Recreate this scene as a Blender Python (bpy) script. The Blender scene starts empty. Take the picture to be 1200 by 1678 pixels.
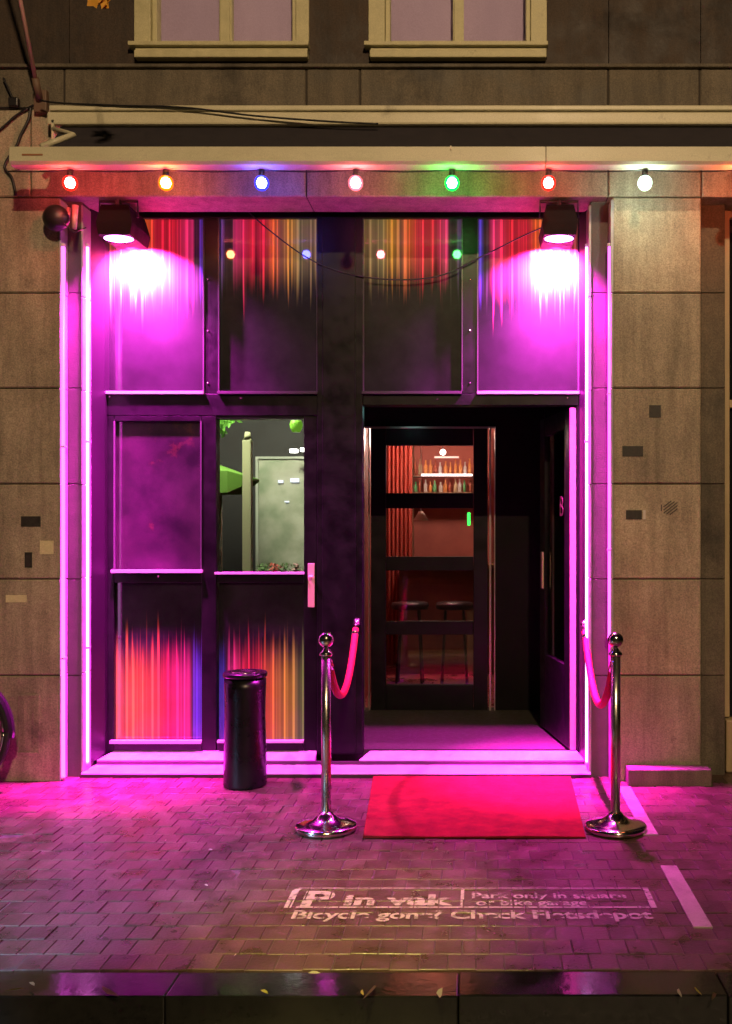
import bpy, bmesh, math, random
from mathutils import Vector, Matrix
random.seed(7)
R = math.radians
S = bpy.context.scene
col = S.collection

# ------------------------------------------------------------ camera, world, lights, exposure
cd = bpy.data.cameras.new('camera'); cam = bpy.data.objects.new('camera', cd); col.objects.link(cam)
cam.location = (0, 0, 1.6); cam.rotation_euler = (R(90), 0, 0)
cd.sensor_fit = 'VERTICAL'; cd.sensor_height = 24; cd.sensor_width = 17.16
cd.lens = 1600/1678*24; cd.shift_x = -180/1678; cd.shift_y = 21/1678
cd.clip_start = .05; cd.clip_end = 500
S.camera = cam
S.render.resolution_x = 732; S.render.resolution_y = 1024
S.render.engine = 'CYCLES'
S.view_settings.view_transform = 'Standard'; S.view_settings.look = 'None'
S.view_settings.exposure = 0; S.view_settings.gamma = 1

W = bpy.data.worlds.new('World'); S.world = W; W.use_nodes = True
wn = W.node_tree.nodes; wl = W.node_tree.links
sky = wn.new('ShaderNodeTexSky'); sky.sky_type = 'NISHITA'; sky.sun_disc = False
sky.sun_elevation = R(-3); sky.sun_rotation = R(200)
wn['Background'].inputs['Strength'].default_value = .06
wl.new(sky.outputs[0], wn['Background'].inputs['Color'])

def lamp(name, kind, loc, target, color, energy, parent=None, **kw):
    l = bpy.data.lights.new(name, kind); l.color = color; l.energy = energy
    for k, v in kw.items(): setattr(l, k, v)
    o = bpy.data.objects.new(name, l); col.objects.link(o); o.location = loc
    d = Vector(target) - Vector(loc)
    o.rotation_euler = d.to_track_quat('-Z', 'Y').to_euler()
    if parent: o.parent = parent
    return o
# street lighting: a warm street lamp hung over the road, an unseen yellow spot added for the patch on the paving, a cool shop light from the left
lamp('street_lamp_light', 'AREA', (1.3, -4, 7.5), (.2, 6.2, 2.2), (1, .68, .38), 720, shape='RECTANGLE', size=.4, size_y=.1)
lamp('paving_patch_light', 'SPOT', (-.5, 1.2, 5.2), (-.5, 3.95, 0), (1, .82, .2), 2500, spot_size=R(18), spot_blend=1, shadow_soft_size=.12)
lamp('shop_light', 'SPOT', (-5.4, 1.2, 3.2), (-2.35, 4.15, 0), (.36, .6, 1), 4200, spot_size=R(25), spot_blend=.5, shadow_soft_size=.05)

# ------------------------------------------------------------ helpers
def PX(px, s): return (px-780)/s
def PZ(py, s): return 1.6+(860-py)/s
def PY(s): return 1600/s

class MB:
    def __init__(self): self.bm = bmesh.new()
    def box(self, x0, x1, y0, y1, z0, z1, bev=0):
        b = bmesh.new()
        v = [b.verts.new(p) for p in [(x0,y0,z0),(x1,y0,z0),(x1,y1,z0),(x0,y1,z0),(x0,y0,z1),(x1,y0,z1),(x1,y1,z1),(x0,y1,z1)]]
        for f in [(0,3,2,1),(4,5,6,7),(0,1,5,4),(1,2,6,5),(2,3,7,6),(3,0,4,7)]: b.faces.new([v[i] for i in f])
        if bev: bmesh.ops.bevel(b, geom=b.edges[:], offset=bev, segments=2, profile=.5, affect='EDGES', clamp_overlap=True)
        self.merge(b); return self
    def merge(self, b, mat=None):
        me = bpy.data.meshes.new('t')
        if mat is not None: bmesh.ops.transform(b, matrix=mat, verts=b.verts)
        b.to_mesh(me); b.free(); self.bm.from_mesh(me); bpy.data.meshes.remove(me)
    def poly(self, pts):
        v = [self.bm.verts.new(p) for p in pts]; self.bm.faces.new(v); return self
    def lathe(self, prof, c=(0,0,0), n=40, mat=None):
        b = bmesh.new(); rings = []
        for r, z in prof:
            if r < 1e-6: rings.append([b.verts.new((0,0,z))])
            else: rings.append([b.verts.new((r*math.cos(2*math.pi*i/n), r*math.sin(2*math.pi*i/n), z)) for i in range(n)])
        for a, d in zip(rings, rings[1:]):
            for i in range(n):
                j = (i+1) % n
                if len(a) == 1 and len(d) == 1: continue
                if len(a) == 1: b.faces.new((a[0], d[i], d[j]))
                elif len(d) == 1: b.faces.new((a[i], a[j], d[0]))
                else: b.faces.new((a[i], a[j], d[j], d[i]))
        M = Matrix.Translation(c) @ (mat or Matrix.Identity(4))
        for f in b.faces: f.smooth = True
        bmesh.ops.recalc_face_normals(b, faces=b.faces)
        self.merge(b, M); return self
    def cyl(self, a, b_, r, n=16, r2=None):
        a, b_ = Vector(a), Vector(b_); d = b_-a
        q = d.to_track_quat('Z', 'Y').to_matrix().to_4x4(); L = d.length; r2 = r if r2 is None else r2
        return self.lathe([(0,0),(r,0),(r2,L),(0,L)], a, n, q)
    def tube(self, pts, r, n=10):
        b = bmesh.new(); pts = [Vector(p) for p in pts]; rings = []; up = None
        for i, p in enumerate(pts):
            t = (pts[min(i+1,len(pts)-1)]-pts[max(i-1,0)]).normalized()
            if up is None: up = t.orthogonal().normalized()
            up = (up - t*up.dot(t)).normalized(); s = t.cross(up)
            rr = r(i/(len(pts)-1)) if callable(r) else r
            rings.append([b.verts.new(p+(up*math.cos(2*math.pi*k/n)+s*math.sin(2*math.pi*k/n))*rr) for k in range(n)])
        for a, d in zip(rings, rings[1:]):
            for k in range(n): b.faces.new((a[k], a[(k+1)%n], d[(k+1)%n], d[k]))
        b.faces.new(rings[0][::-1]); b.faces.new(rings[-1])
        for f in b.faces: f.smooth = True
        self.merge(b); return self
    def torus(self, c, Rr, r, axis='Y', a0=0, a1=360, n=48, m=10):
        pts = []
        k = max(3, int(n*(a1-a0)/360))
        for i in range(k+1):
            a = R(a0+(a1-a0)*i/k)
            if axis == 'Y': pts.append((c[0]+Rr*math.cos(a), c[1], c[2]+Rr*math.sin(a)))
            else: pts.append((c[0]+Rr*math.cos(a), c[1]+Rr*math.sin(a), c[2]))
        return self.tube(pts, r, m)
    def build(self, name, m, parent=None, recalc=False):
        if recalc: bmesh.ops.recalc_face_normals(self.bm, faces=self.bm.faces)
        me = bpy.data.meshes.new(name); self.bm.to_mesh(me); self.bm.free()
        me.materials.append(m); o = bpy.data.objects.new(name, me); col.objects.link(o)
        if parent: o.parent = parent; o.matrix_parent_inverse = root_inv(parent)
        return o
def root_inv(p):
    M = Matrix.Identity(4)
    q = p
    chain = []
    while q is not None: chain.append(q); q = q.parent
    for q in reversed(chain):
        M = M @ q.matrix_parent_inverse @ Matrix.LocRotScale(q.location, q.rotation_euler, q.scale)
    return M.inverted()
def empty(name, loc, label, cat, group=None):
    o = bpy.data.objects.new(name, None); col.objects.link(o); o.location = loc; o.empty_display_size = .1
    return tag(o, label, cat, group)
def tag(o, label=None, cat=None, group=None, kind=None):
    if label: o['label'] = label
    if cat: o['category'] = cat
    if group: o['group'] = group
    if kind: o['kind'] = kind
    return o

# ------------------------------------------------------------ materials
def newmat(name):
    # plain node material
    m = bpy.data.materials.new(name); m.use_nodes = True
    return m, m.node_tree.nodes, m.node_tree.links, m.node_tree.nodes['Principled BSDF']
def plain(name, c, rough=.5, metal=0, emit=None, es=0, coat=0, spec=.5):
    m, n, l, p = newmat(name)
    p.inputs['Base Color'].default_value = (*c, 1); p.inputs['Roughness'].default_value = rough
    p.inputs['Metallic'].default_value = metal; p.inputs['Coat Weight'].default_value = coat
    p.inputs['Specular IOR Level'].default_value = spec
    if emit: p.inputs['Emission Color'].default_value = (*emit, 1); p.inputs['Emission Strength'].default_value = es
    return m
def math_(n, l, op, a, b=None, c=None, clamp=False):
    x = n.new('ShaderNodeMath'); x.operation = op; x.use_clamp = clamp
    for i, v in enumerate((a, b, c)):
        if v is None: continue
        if isinstance(v, (int, float)): x.inputs[i].default_value = v
        else: l.new(v, x.inputs[i])
    return x.outputs[0]
def noisy(name, c1, c2, scale=6, rough=(.6,.85), bump=.25, bscale=60, metal=0, island=0, stain=None, detail=6, dist=.004, spec=.5, stretch=(1,1,1), grain=(220,.3), streak=0):
    m, n, l, p = newmat(name)
    tc = n.new('ShaderNodeTexCoord'); mp = n.new('ShaderNodeMapping'); mp.inputs['Scale'].default_value = stretch
    l.new(tc.outputs['Object'], mp.inputs[0])
    nz = n.new('ShaderNodeTexNoise'); nz.inputs['Scale'].default_value = scale; nz.inputs['Detail'].default_value = detail
    nz.inputs['Roughness'].default_value = .65
    l.new(mp.outputs[0], nz.inputs['Vector'])
    rp = n.new('ShaderNodeValToRGB'); rp.color_ramp.elements[0].position = .35; rp.color_ramp.elements[1].position = .68
    rp.color_ramp.elements[0].color = (*c1, 1); rp.color_ramp.elements[1].color = (*c2, 1)
    l.new(nz.outputs['Fac'], rp.inputs[0]); out = rp.outputs[0]
    if island:
        g = n.new('ShaderNodeNewGeometry')
        v = math_(n, l, 'MULTIPLY_ADD', g.outputs['Random Per Island'], island*2, 1-island)
        mx = n.new('ShaderNodeVectorMath'); mx.operation = 'SCALE'; l.new(out, mx.inputs[0]); l.new(v, mx.inputs['Scale']); out = mx.outputs[0]
    if stain:
        n2 = n.new('ShaderNodeTexNoise'); n2.inputs['Scale'].default_value = stain[1]; n2.inputs['Detail'].default_value = 8
        n2.inputs['Roughness'].default_value = .7
        l.new(tc.outputs['Object'], n2.inputs['Vector'])
        r2 = n.new('ShaderNodeValToRGB'); r2.color_ramp.elements[0].position = stain[2]; r2.color_ramp.elements[1].position = stain[2]+.1
        l.new(n2.outputs['Fac'], r2.inputs[0])
        mx = n.new('ShaderNodeMix'); mx.data_type = 'RGBA'; mx.blend_type = 'MIX'
        f = math_(n, l, 'MULTIPLY', r2.outputs[0], stain[3])
        l.new(f, mx.inputs['Factor']); l.new(out, mx.inputs['A']); mx.inputs['B'].default_value = (*stain[0], 1); out = mx.outputs['Result']
    ng = n.new('ShaderNodeTexNoise'); ng.inputs['Scale'].default_value = grain[0]; ng.inputs['Detail'].default_value = 3
    l.new(tc.outputs['Object'], ng.inputs['Vector'])
    gv = math_(n, l, 'MULTIPLY_ADD', ng.outputs['Fac'], grain[1]*2, 1-grain[1])
    if streak:
        m2 = n.new('ShaderNodeMapping'); m2.inputs['Scale'].default_value = (1,1,.12); l.new(tc.outputs['Object'], m2.inputs[0])
        ns = n.new('ShaderNodeTexNoise'); ns.inputs['Scale'].default_value = 9; ns.inputs['Detail'].default_value = 7; ns.inputs['Roughness'].default_value = .7
        l.new(m2.outputs[0], ns.inputs['Vector'])
        sr = n.new('ShaderNodeMapRange'); sr.inputs['From Min'].default_value = .42; sr.inputs['From Max'].default_value = .66; sr.inputs['To Min'].default_value = 1; sr.inputs['To Max'].default_value = 1-streak
        l.new(ns.outputs['Fac'], sr.inputs['Value']); gv = math_(n, l, 'MULTIPLY', gv, sr.outputs[0])
    gm = n.new('ShaderNodeVectorMath'); gm.operation = 'SCALE'; l.new(out, gm.inputs[0]); l.new(gv, gm.inputs['Scale']); out = gm.outputs[0]
    l.new(out, p.inputs['Base Color'])
    nb = n.new('ShaderNodeTexNoise'); nb.inputs['Scale'].default_value = bscale; nb.inputs['Detail'].default_value = 5
    l.new(tc.outputs['Object'], nb.inputs['Vector'])
    bp = n.new('ShaderNodeBump'); bp.inputs['Strength'].default_value = bump; bp.inputs['Distance'].default_value = dist
    l.new(nb.outputs['Fac'], bp.inputs['Height']); l.new(bp.outputs[0], p.inputs['Normal'])
    mr = n.new('ShaderNodeMapRange'); mr.inputs['To Min'].default_value = rough[0]; mr.inputs['To Max'].default_value = rough[1]
    mr.inputs['From Min'].default_value = .35; mr.inputs['From Max'].default_value = .65
    l.new(nz.outputs['Fac'], mr.inputs['Value']); l.new(mr.outputs[0], p.inputs['Roughness'])
    p.inputs['Metallic'].default_value = metal; p.inputs['Specular IOR Level'].default_value = spec
    return m
def printed(name, stops, up=False, emit=.5, seed=0., length=.5, haze=.006):
    """film printed with dripping colour streaks; stops = [(u, colour)] ; up = streaks rise from the bottom; emission stands in for light from the room behind"""
    m, n, l, p = newmat(name)
    tc = n.new('ShaderNodeTexCoord'); sp = n.new('ShaderNodeSeparateXYZ'); l.new(tc.outputs['Generated'], sp.inputs[0])
    u, v = sp.outputs['X'], sp.outputs['Z']
    if not up: v = math_(n, l, 'SUBTRACT', 1, v)
    rp = n.new('ShaderNodeValToRGB'); cr = rp.color_ramp
    while len(cr.elements) < len(stops): cr.elements.new(.5)
    for e, (q, c) in zip(cr.elements, stops): e.position = q; e.color = (*c, 1)
    l.new(u, rp.inputs[0])
    def n1(scale, off, det=1):
        z = n.new('ShaderNodeTexNoise'); z.noise_dimensions = '1D'; z.inputs['Scale'].default_value = scale; z.inputs['Detail'].default_value = det
        l.new(math_(n, l, 'ADD', u, off+seed), z.inputs['W']); return z.outputs['Fac']
    a = n1(29, 3.1, 1); b = n1(23, 9.7, 1); c_ = n1(13, 5.3, 2)
    def ss(x, lo, hi):
        q = n.new('ShaderNodeMapRange'); q.interpolation_type = 'SMOOTHSTEP'; q.inputs['From Min'].default_value = lo; q.inputs['From Max'].default_value = hi
        l.new(x, q.inputs['Value']); return q.outputs[0]
    line = ss(a, .49, .68)
    lb = math_(n, l, 'SUBTRACT', math_(n, l, 'MULTIPLY_ADD', c_, .16, length-.10), v)
    ll = math_(n, l, 'SUBTRACT', math_(n, l, 'MULTIPLY_ADD', b, .42, length-.17), v)
    base = math_(n, l, 'MULTIPLY', ss(lb, 0, .30), math_(n, l, 'MULTIPLY_ADD', c_, .6, .2))
    k = math_(n, l, 'ADD', base, math_(n, l, 'MULTIPLY', math_(n, l, 'MULTIPLY', line, ss(ll, 0, .24)), .8))
    vm = n.new('ShaderNodeVectorMath'); vm.operation = 'SCALE'; l.new(rp.outputs[0], vm.inputs[0]); l.new(k, vm.inputs['Scale'])
    mx = n.new('ShaderNodeVectorMath'); mx.operation = 'MULTIPLY_ADD'; l.new(vm.outputs[0], mx.inputs[0])
    mx.inputs[1].default_value = (.22,.22,.22) if up else (.6,.6,.6)
    dn = n.new('ShaderNodeTexNoise'); dn.inputs['Scale'].default_value = 4.5; dn.inputs['Detail'].default_value = 7; dn.inputs['Roughness'].default_value = .65
    l.new(tc.outputs['Object'], dn.inputs['Vector'])
    hz = n.new('ShaderNodeMapRange'); hz.inputs['From Min'].default_value = .35; hz.inputs['From Max'].default_value = .7; hz.inputs['To Min'].default_value = haze*.3; hz.inputs['To Max'].default_value = haze*2.4
    l.new(dn.outputs['Fac'], hz.inputs['Value']); hc = n.new('ShaderNodeCombineXYZ'); [l.new(hz.outputs[0], hc.inputs[q]) for q in range(3)]
    wh = n.new('ShaderNodeVectorMath'); wh.operation = 'MULTIPLY_ADD'; wh.inputs[0].default_value = (.012,.012,.012) if up else (.04,.04,.04)
    kk = n.new('ShaderNodeCombineXYZ'); [l.new(k, kk.inputs[q]) for q in range(3)]; l.new(kk.outputs[0], wh.inputs[1]); l.new(hc.outputs[0], wh.inputs[2])
    l.new(wh.outputs[0], mx.inputs[2])
    l.new(mx.outputs[0], p.inputs['Base Color']); l.new(vm.outputs[0], p.inputs['Emission Color'])
    p.inputs['Emission Strength'].default_value = emit
    p.inputs['Roughness'].default_value = .5; p.inputs['Specular IOR Level'].default_value = .2; p.inputs['Coat Weight'].default_value = 1; p.inputs['Coat Roughness'].default_value = .01
    return m
def glass(name, tint=(1,1,1), ior=1.5, rough=.0):
    m, n, l, p = newmat(name); n.remove(p)
    t = n.new('ShaderNodeBsdfTransparent'); t.inputs[0].default_value = (*tint, 1)
    g = n.new('ShaderNodeBsdfGlossy'); g.inputs['Roughness'].default_value = rough
    f = n.new('ShaderNodeFresnel'); f.inputs[0].default_value = ior
    mx = n.new('ShaderNodeMixShader'); l.new(f.outputs[0], mx.inputs[0]); l.new(t.outputs[0], mx.inputs[1]); l.new(g.outputs[0], mx.inputs[2])
    l.new(mx.outputs[0], n['Material Output'].inputs[0]); return m
def emis(name, c, s): return plain(name, (.02,.02,.02), .4, emit=c, es=s)

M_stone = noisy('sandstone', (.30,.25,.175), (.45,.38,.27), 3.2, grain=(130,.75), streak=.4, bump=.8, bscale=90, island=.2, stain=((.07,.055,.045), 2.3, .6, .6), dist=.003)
M_stone_up = noisy('dark_stone', (.10,.084,.057), (.17,.14,.10), 4, grain=(130,.7), streak=.4, bump=.8, bscale=80, island=.15, stain=((.03,.025,.02), 1.6, .55, .6))
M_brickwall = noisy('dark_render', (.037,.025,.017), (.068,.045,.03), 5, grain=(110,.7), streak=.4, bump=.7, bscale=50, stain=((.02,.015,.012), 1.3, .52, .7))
M_mortar = plain('mortar', (.035,.028,.022), .9)
M_jamb = noisy('jamb_stone', (.07,.055,.05), (.11,.09,.08), 5, bump=.3, bscale=90, stain=((.1,.08,.07), 3, .6, .5))
M_step = noisy('painted_sill', (.42,.34,.4), (.56,.47,.53), 9, rough=(.3,.55), bump=.3, bscale=40, stain=((.12,.1,.09), 7, .62, .7))
M_paver = noisy('wet_clinker', (.05,.028,.02), (.09,.052,.038), 7, rough=(.24,.5), spec=.28, grain=(160,.5), bump=.6, bscale=70, island=.2, stain=((.03,.024,.02), 2.0, .58, .55), dist=.003)
M_tilestrip = noisy('pale_paver', (.22,.18,.15), (.34,.28,.24), 14, rough=(.4,.6), bump=.4, bscale=80)
M_bed = noisy('bedding_sand', (.035,.025,.02), (.08,.055,.045), 9, bump=.5)
M_kerb = noisy('wet_granite', (.007,.007,.006), (.017,.016,.014), 5, rough=(.07,.2), bump=.18, bscale=30, spec=.9, island=.2, stain=((.012,.012,.011), 6, .55, .7), dist=.003)
M_road = noisy('wet_asphalt', (.03,.033,.026), (.06,.066,.052), 25, rough=(.25,.6), bump=.8, bscale=120)
M_black = noisy('black_paint', (.0025,.002,.0025), (.005,.004,.005), 8, rough=(.3,.45), bump=.12, bscale=25, dist=.002, spec=.25)
M_blackin = noisy('black_panel', (.004,.0035,.0035), (.007,.0055,.0055), 6, rough=(.45,.65), bump=.15, bscale=30, spec=.08)
M_dark_bead = plain('dark_bead', (.05,.045,.05), .3)
M_cream = noisy('cream_paint', (.45,.42,.24), (.56,.52,.31), 12, rough=(.45,.65), bump=.15, bscale=40, stain=((.12,.1,.06), 8, .63, .6))
M_alu = noisy('cream_aluminium', (.52,.49,.33), (.64,.6,.42), 5, rough=(.35,.5), bump=.08, stain=((.16,.13,.08), 5, .62, .5), stretch=(.4,1,1))
M_fabric = noisy('charcoal_awning_cloth', (.018,.015,.02), (.03,.025,.03), 20, rough=(.8,.95))
M_chrome = plain('polished_steel', (.62,.58,.5), .14, 1)
M_brushed = noisy('brushed_steel', (.5,.47,.42), (.66,.62,.55), 20, rough=(.22,.36), bump=.1, metal=1, stretch=(1,1,.1))
M_handle = plain('brass_handle', (.75,.62,.4), .4, .35)
M_rope = noisy('red_velvet', (.30,.006,.005), (.44,.014,.012), 40, rough=(.6,.8), bump=.5, bscale=160)
M_carpet = noisy('red_carpet', (.11,.009,.008), (.20,.018,.016), 9, rough=(.9,1), bump=.9, bscale=260, dist=.006, stain=((.3,.015,.025), 5, .6, .4), spec=.1)
M_bin = noisy('black_bin_metal', (.004,.0035,.004), (.008,.007,.008), 7, spec=.3, rough=(.22,.38), bump=.2, bscale=18)
M_plastic = plain('black_plastic', (.012,.011,.012), .45)
M_rubber = plain('rubber', (.012,.011,.011), .75)
M_curtain = noisy('lilac_curtain', (.42,.33,.5), (.48,.38,.56), 2, rough=(.85,.95), stretch=(1.5,1,.6), grain=(120,.15))
M_glass = glass('window_glass')
def oldglass(name, tint, rough):
    m, n, l, p = newmat(name); n.remove(p)
    t = n.new('ShaderNodeBsdfRefraction'); t.inputs['Color'].default_value = (*tint, 1); t.inputs['IOR'].default_value = 1.04; t.inputs['Roughness'].default_value = rough
    g = n.new('ShaderNodeBsdfGlossy'); g.inputs['Roughness'].default_value = .02
    f = n.new('ShaderNodeFresnel'); f.inputs[0].default_value = 1.5
    mx = n.new('ShaderNodeMixShader'); l.new(f.outputs[0], mx.inputs[0]); l.new(t.outputs[0], mx.inputs[1]); l.new(g.outputs[0], mx.inputs[2])
    l.new(mx.outputs[0], n['Material Output'].inputs[0]); return m
M_glass2 = oldglass('old_door_glass', (.97,.97,.97), .16)
M_glass3 = oldglass('old_window_glass', (.97,.97,.97), .14)
M_pink = plain('pink_pole_paint', (.85,.48,.42), .45)
M_white = plain('white_plastic', (.6,.56,.52), .5)
M_sticker = noisy('old_sticker', (.012,.012,.01), (.04,.035,.03), 60, rough=(.5,.7))
M_sticker2 = noisy('pale_sticker', (.6,.57,.3), (.75,.7,.42), 50, rough=(.5,.7))
M_paint = plain('marking', (.6,.5,.46), .6)
M_wood = noisy('beige_timber', (.36,.28,.15), (.46,.36,.2), 7, rough=(.4,.6), stretch=(4,4,.5))

# ------------------------------------------------------------ the ground
o = MB().box(-14, 14, -12, PY(481)-.004, -.5, -.118).build('road', M_road); tag(o, kind='structure')
o = MB().box(-14, 14, PY(481)+.19, 6.9, -.5, -.0035).build('pavement_bed', M_bed); tag(o, kind='structure')
def kerb():
    mb = MB(); x = -6.0; ks = [1.0,.92,1.04,.98,1.0]; i = 0
    while x < 6:
        L = ks[i % 5]; i += 1
        dz = random.uniform(-.004, .004)
        mb.box(x+.0015, x+L-.0015, PY(481)+random.uniform(-.002,.002), PY(456)-.003, -.2, -.002+dz, .005); x += L
    return mb.build('kerb', M_kerb)
tag(kerb(), kind='structure')
BW, BR, BX0, BY0 = .104, .128, -5.2, PY(456)+.002
def pavers():
    bm = bmesh.new(); g = .0016; ch = .0025
    nr = int((6.5-BY0)/BR)+1; nc = int(9.6/BW)
    for r in range(nr):
        for c in range(nc):
            x0 = BX0+(c+(.5 if r % 2 else 0))*BW; y0 = BY0+r*BR
            if y0+BR/2 > 6.25 and True:
                if y0 > 6.3: continue
            dz = random.gauss(0, .0011); tx = random.gauss(0, .009); ty = random.gauss(0, .009)
            dx = random.gauss(0, .001); xa, xb, ya, yb = x0+g+dx, x0+BW-g+dx, y0+g, y0+BR-g
            cx, cy = (xa+xb)/2, (ya+yb)/2
            def z(x, y): return dz+tx*(x-cx)+ty*(y-cy)
            lo = [bm.verts.new((x, y, -.02)) for x, y in ((xa,ya),(xb,ya),(xb,yb),(xa,yb))]
            mi = [bm.verts.new((x, y, z(x,y)-ch)) for x, y in ((xa,ya),(xb,ya),(xb,yb),(xa,yb))]
            hi = [bm.verts.new((x, y, z(x,y))) for x, y in ((xa+ch,ya+ch),(xb-ch,ya+ch),(xb-ch,yb-ch),(xa+ch,yb-ch))]
            bm.faces.new(hi)
            for i in range(4):
                j = (i+1) % 4
                bm.faces.new((lo[i], lo[j], mi[j], mi[i])); bm.faces.new((mi[i], mi[j], hi[j], hi[i]))
    me = bpy.data.meshes.new('pavement'); bm.to_mesh(me); bm.free(); me.materials.append(M_paver)
    o = bpy.data.objects.new('pavement', me); col.objects.link(o); return o
tag(pavers(), kind='structure')

# ------------------------------------------------------------ the building
A, B, C = 262.5, 258., 246.
YA, YB, YC = PY(A), PY(B), PY(C)
bld = empty('stone_building', (PX(500,A), YA, 0), 'brown stone building with a black two leaf shop front, tall printed panes and upper windows', 'building')
def block(mb, px0, px1, py0, py1, s, depth=.3, ch=.007, gap=.0035, j=.0):
    x0, x1, z0, z1 = PX(px0,s)+gap, PX(px1,s)-gap, PZ(py1,s)+gap, PZ(py0,s)-gap
    y = PY(s)+random.uniform(-j, j); b = mb.bm
    f = [b.verts.new(p) for p in ((x0+ch,y,z0+ch),(x1-ch,y,z0+ch),(x1-ch,y,z1-ch),(x0+ch,y,z1-ch))]
    m = [b.verts.new(p) for p in ((x0,y+ch,z0),(x1,y+ch,z0),(x1,y+ch,z1),(x0,y+ch,z1))]
    k = [b.verts.new(p) for p in ((x0,y+depth,z0),(x1,y+depth,z0),(x1,y+depth,z1),(x0,y+depth,z1))]
    b.faces.new(f)
    for i in range(4):
        q = (i+1) % 4
        b.faces.new((f[i], m[i], m[q], f[q])); b.faces.new((m[i], k[i], k[q], m[q]))
    b.faces.new(k[::-1])
courses = [323, 480, 636, 793, 949, 1107, 1283]
mb = MB()
for a, b in zip(courses, courses[1:]):
    odd = courses.index(a) % 2
    xs = [-420, -190 if odd else -270, 98.5]
    for x0, x1 in zip(xs, xs[1:]): block(mb, x0, x1, a, b, A, j=.0008)
    block(mb, 1004, 1150, a, b, A, j=.0008)
for x0, x1 in ((-420,-200),(-200,50),(50,502),(502,997),(997,1150),(1150,1430)): block(mb, x0, x1, 178, 323, A, j=.001)
mb.build('wall', M_stone, bld)
mb = MB()
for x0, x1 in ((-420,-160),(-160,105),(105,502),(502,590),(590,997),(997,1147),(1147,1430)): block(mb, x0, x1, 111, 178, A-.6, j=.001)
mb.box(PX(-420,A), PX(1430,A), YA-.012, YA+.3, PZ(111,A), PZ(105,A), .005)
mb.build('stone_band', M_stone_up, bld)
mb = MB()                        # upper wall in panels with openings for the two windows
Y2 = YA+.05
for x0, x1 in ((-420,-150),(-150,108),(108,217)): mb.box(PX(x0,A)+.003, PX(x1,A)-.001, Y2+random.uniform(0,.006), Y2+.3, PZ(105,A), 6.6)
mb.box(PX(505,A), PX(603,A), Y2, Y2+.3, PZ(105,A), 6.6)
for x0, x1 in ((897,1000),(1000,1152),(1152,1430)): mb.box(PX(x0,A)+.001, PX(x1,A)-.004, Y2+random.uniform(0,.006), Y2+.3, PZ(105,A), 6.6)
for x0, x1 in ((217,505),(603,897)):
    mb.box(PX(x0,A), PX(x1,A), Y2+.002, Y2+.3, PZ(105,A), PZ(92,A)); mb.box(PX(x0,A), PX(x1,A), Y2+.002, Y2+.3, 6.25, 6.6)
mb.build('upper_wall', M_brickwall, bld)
# backing behind the joints
mb = MB()
mb.box(PX(-420,A), PX(97,A), YA+.02, YA+.28, -.1, PZ(325,A))
mb.box(PX(1006,A), PX(1149,A), YA+.02, YA+.28, -.1, PZ(325,A))
mb.box(PX(-420,A), PX(1430,A), YA+.02, YA+.28, PZ(321,A), PZ(107,A))
mb.build('wall_core', M_mortar, bld)
# jambs, plane B
M_lit_edge = noisy('lit_edge_tone', (.30,.27,.28), (.42,.39,.4), 9, rough=(.3,.5), bump=.2, bscale=40, stain=((.25,.22,.2), 5, .64, .6))  # pale strips added so the reveal edges read as lamp lit
for x0, x1 in ((99.6,135),(968,1001.5)):
    mb = MB()
    for a, b in zip([318]+courses[1:], courses[1:-1]+[1276]): block(mb, x0, x1, a, b, B, .45, .004, .0015)
    mb.build('jamb', M_jamb, bld)
def strip(xa, xb, y0, y1, yt=None):
    mb = MB(); zs = [PZ(v,A) for v in courses]; zs[0] = PZ(327,A); zs[-1] = 0
    for za, zb in zip(zs, zs[1:]):
        o_ = random.uniform(-.001,.001); mb.box(xa+o_, xb+o_, y0+o_, y1, zb+.002, za-.002, .003)
    mb.build('lit_edge_strip', M_lit_edge, bld)
xl_, xr_ = PX(98.5,A), PX(1004,A)
strip(xl_-.006, xl_+.006, YA-.004, YB-.004); strip(xr_-.012, xr_+.006, YA-.004, YB-.004)
xl_, xr_ = PX(135,B), PX(968,B)
strip(xl_-.004, xl_+.008, YB-.006, 6.325); strip(xr_-.012, xr_+.004, YB-.006, 6.335)
# steps
mb = MB()
mb.box(PX(135,B)+.002, PX(968,B)-.002, 6.175, 6.40, -.02, .03, .006)
mb.build('door_step', M_step, bld)
M_riser = noisy('dark_riser', (.035,.02,.028), (.06,.035,.045), 12, bump=.3)  # dark strips laid over both step fronts
MB().box(PX(135,B), PX(968,B), 6.168, 6.1745, -.02, .022, .001).build('riser', M_riser, bld)
MB().box(-2.48, PX(955,C), 6.383, 6.389, .0305, .054, .001).build('riser', M_riser, bld)
mb = MB()
def sill(mb, xa, xb, inset0, inset1):
    y0, y1, z0, z1 = 6.39, YC+.002, .06, .094
    p = [(xa,y0,z0),(xb,y0,z0),(xb-inset1,y1,z1),(xa+inset0,y1,z1)]
    mb.poly(p); mb.poly([(xa,y0,.026),(xb,y0,.026),(xb,y0,z0),(xa,y0,z0)])
    mb.poly([(xa,y0,.026),(xa,y0,z0),(xa+inset0,y1,z1),(xa+inset0,y1,.026)]); mb.poly([(xb,y0,.026),(xb-inset1,y1,.026),(xb-inset1,y1,z1),(xb,y0,z0)])
sill(mb, -2.48, PX(520,C), .07, .005); sill(mb, PX(592,C), PX(955,C), .06, .04)
mb.build('threshold', M_step, bld, True)

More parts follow.
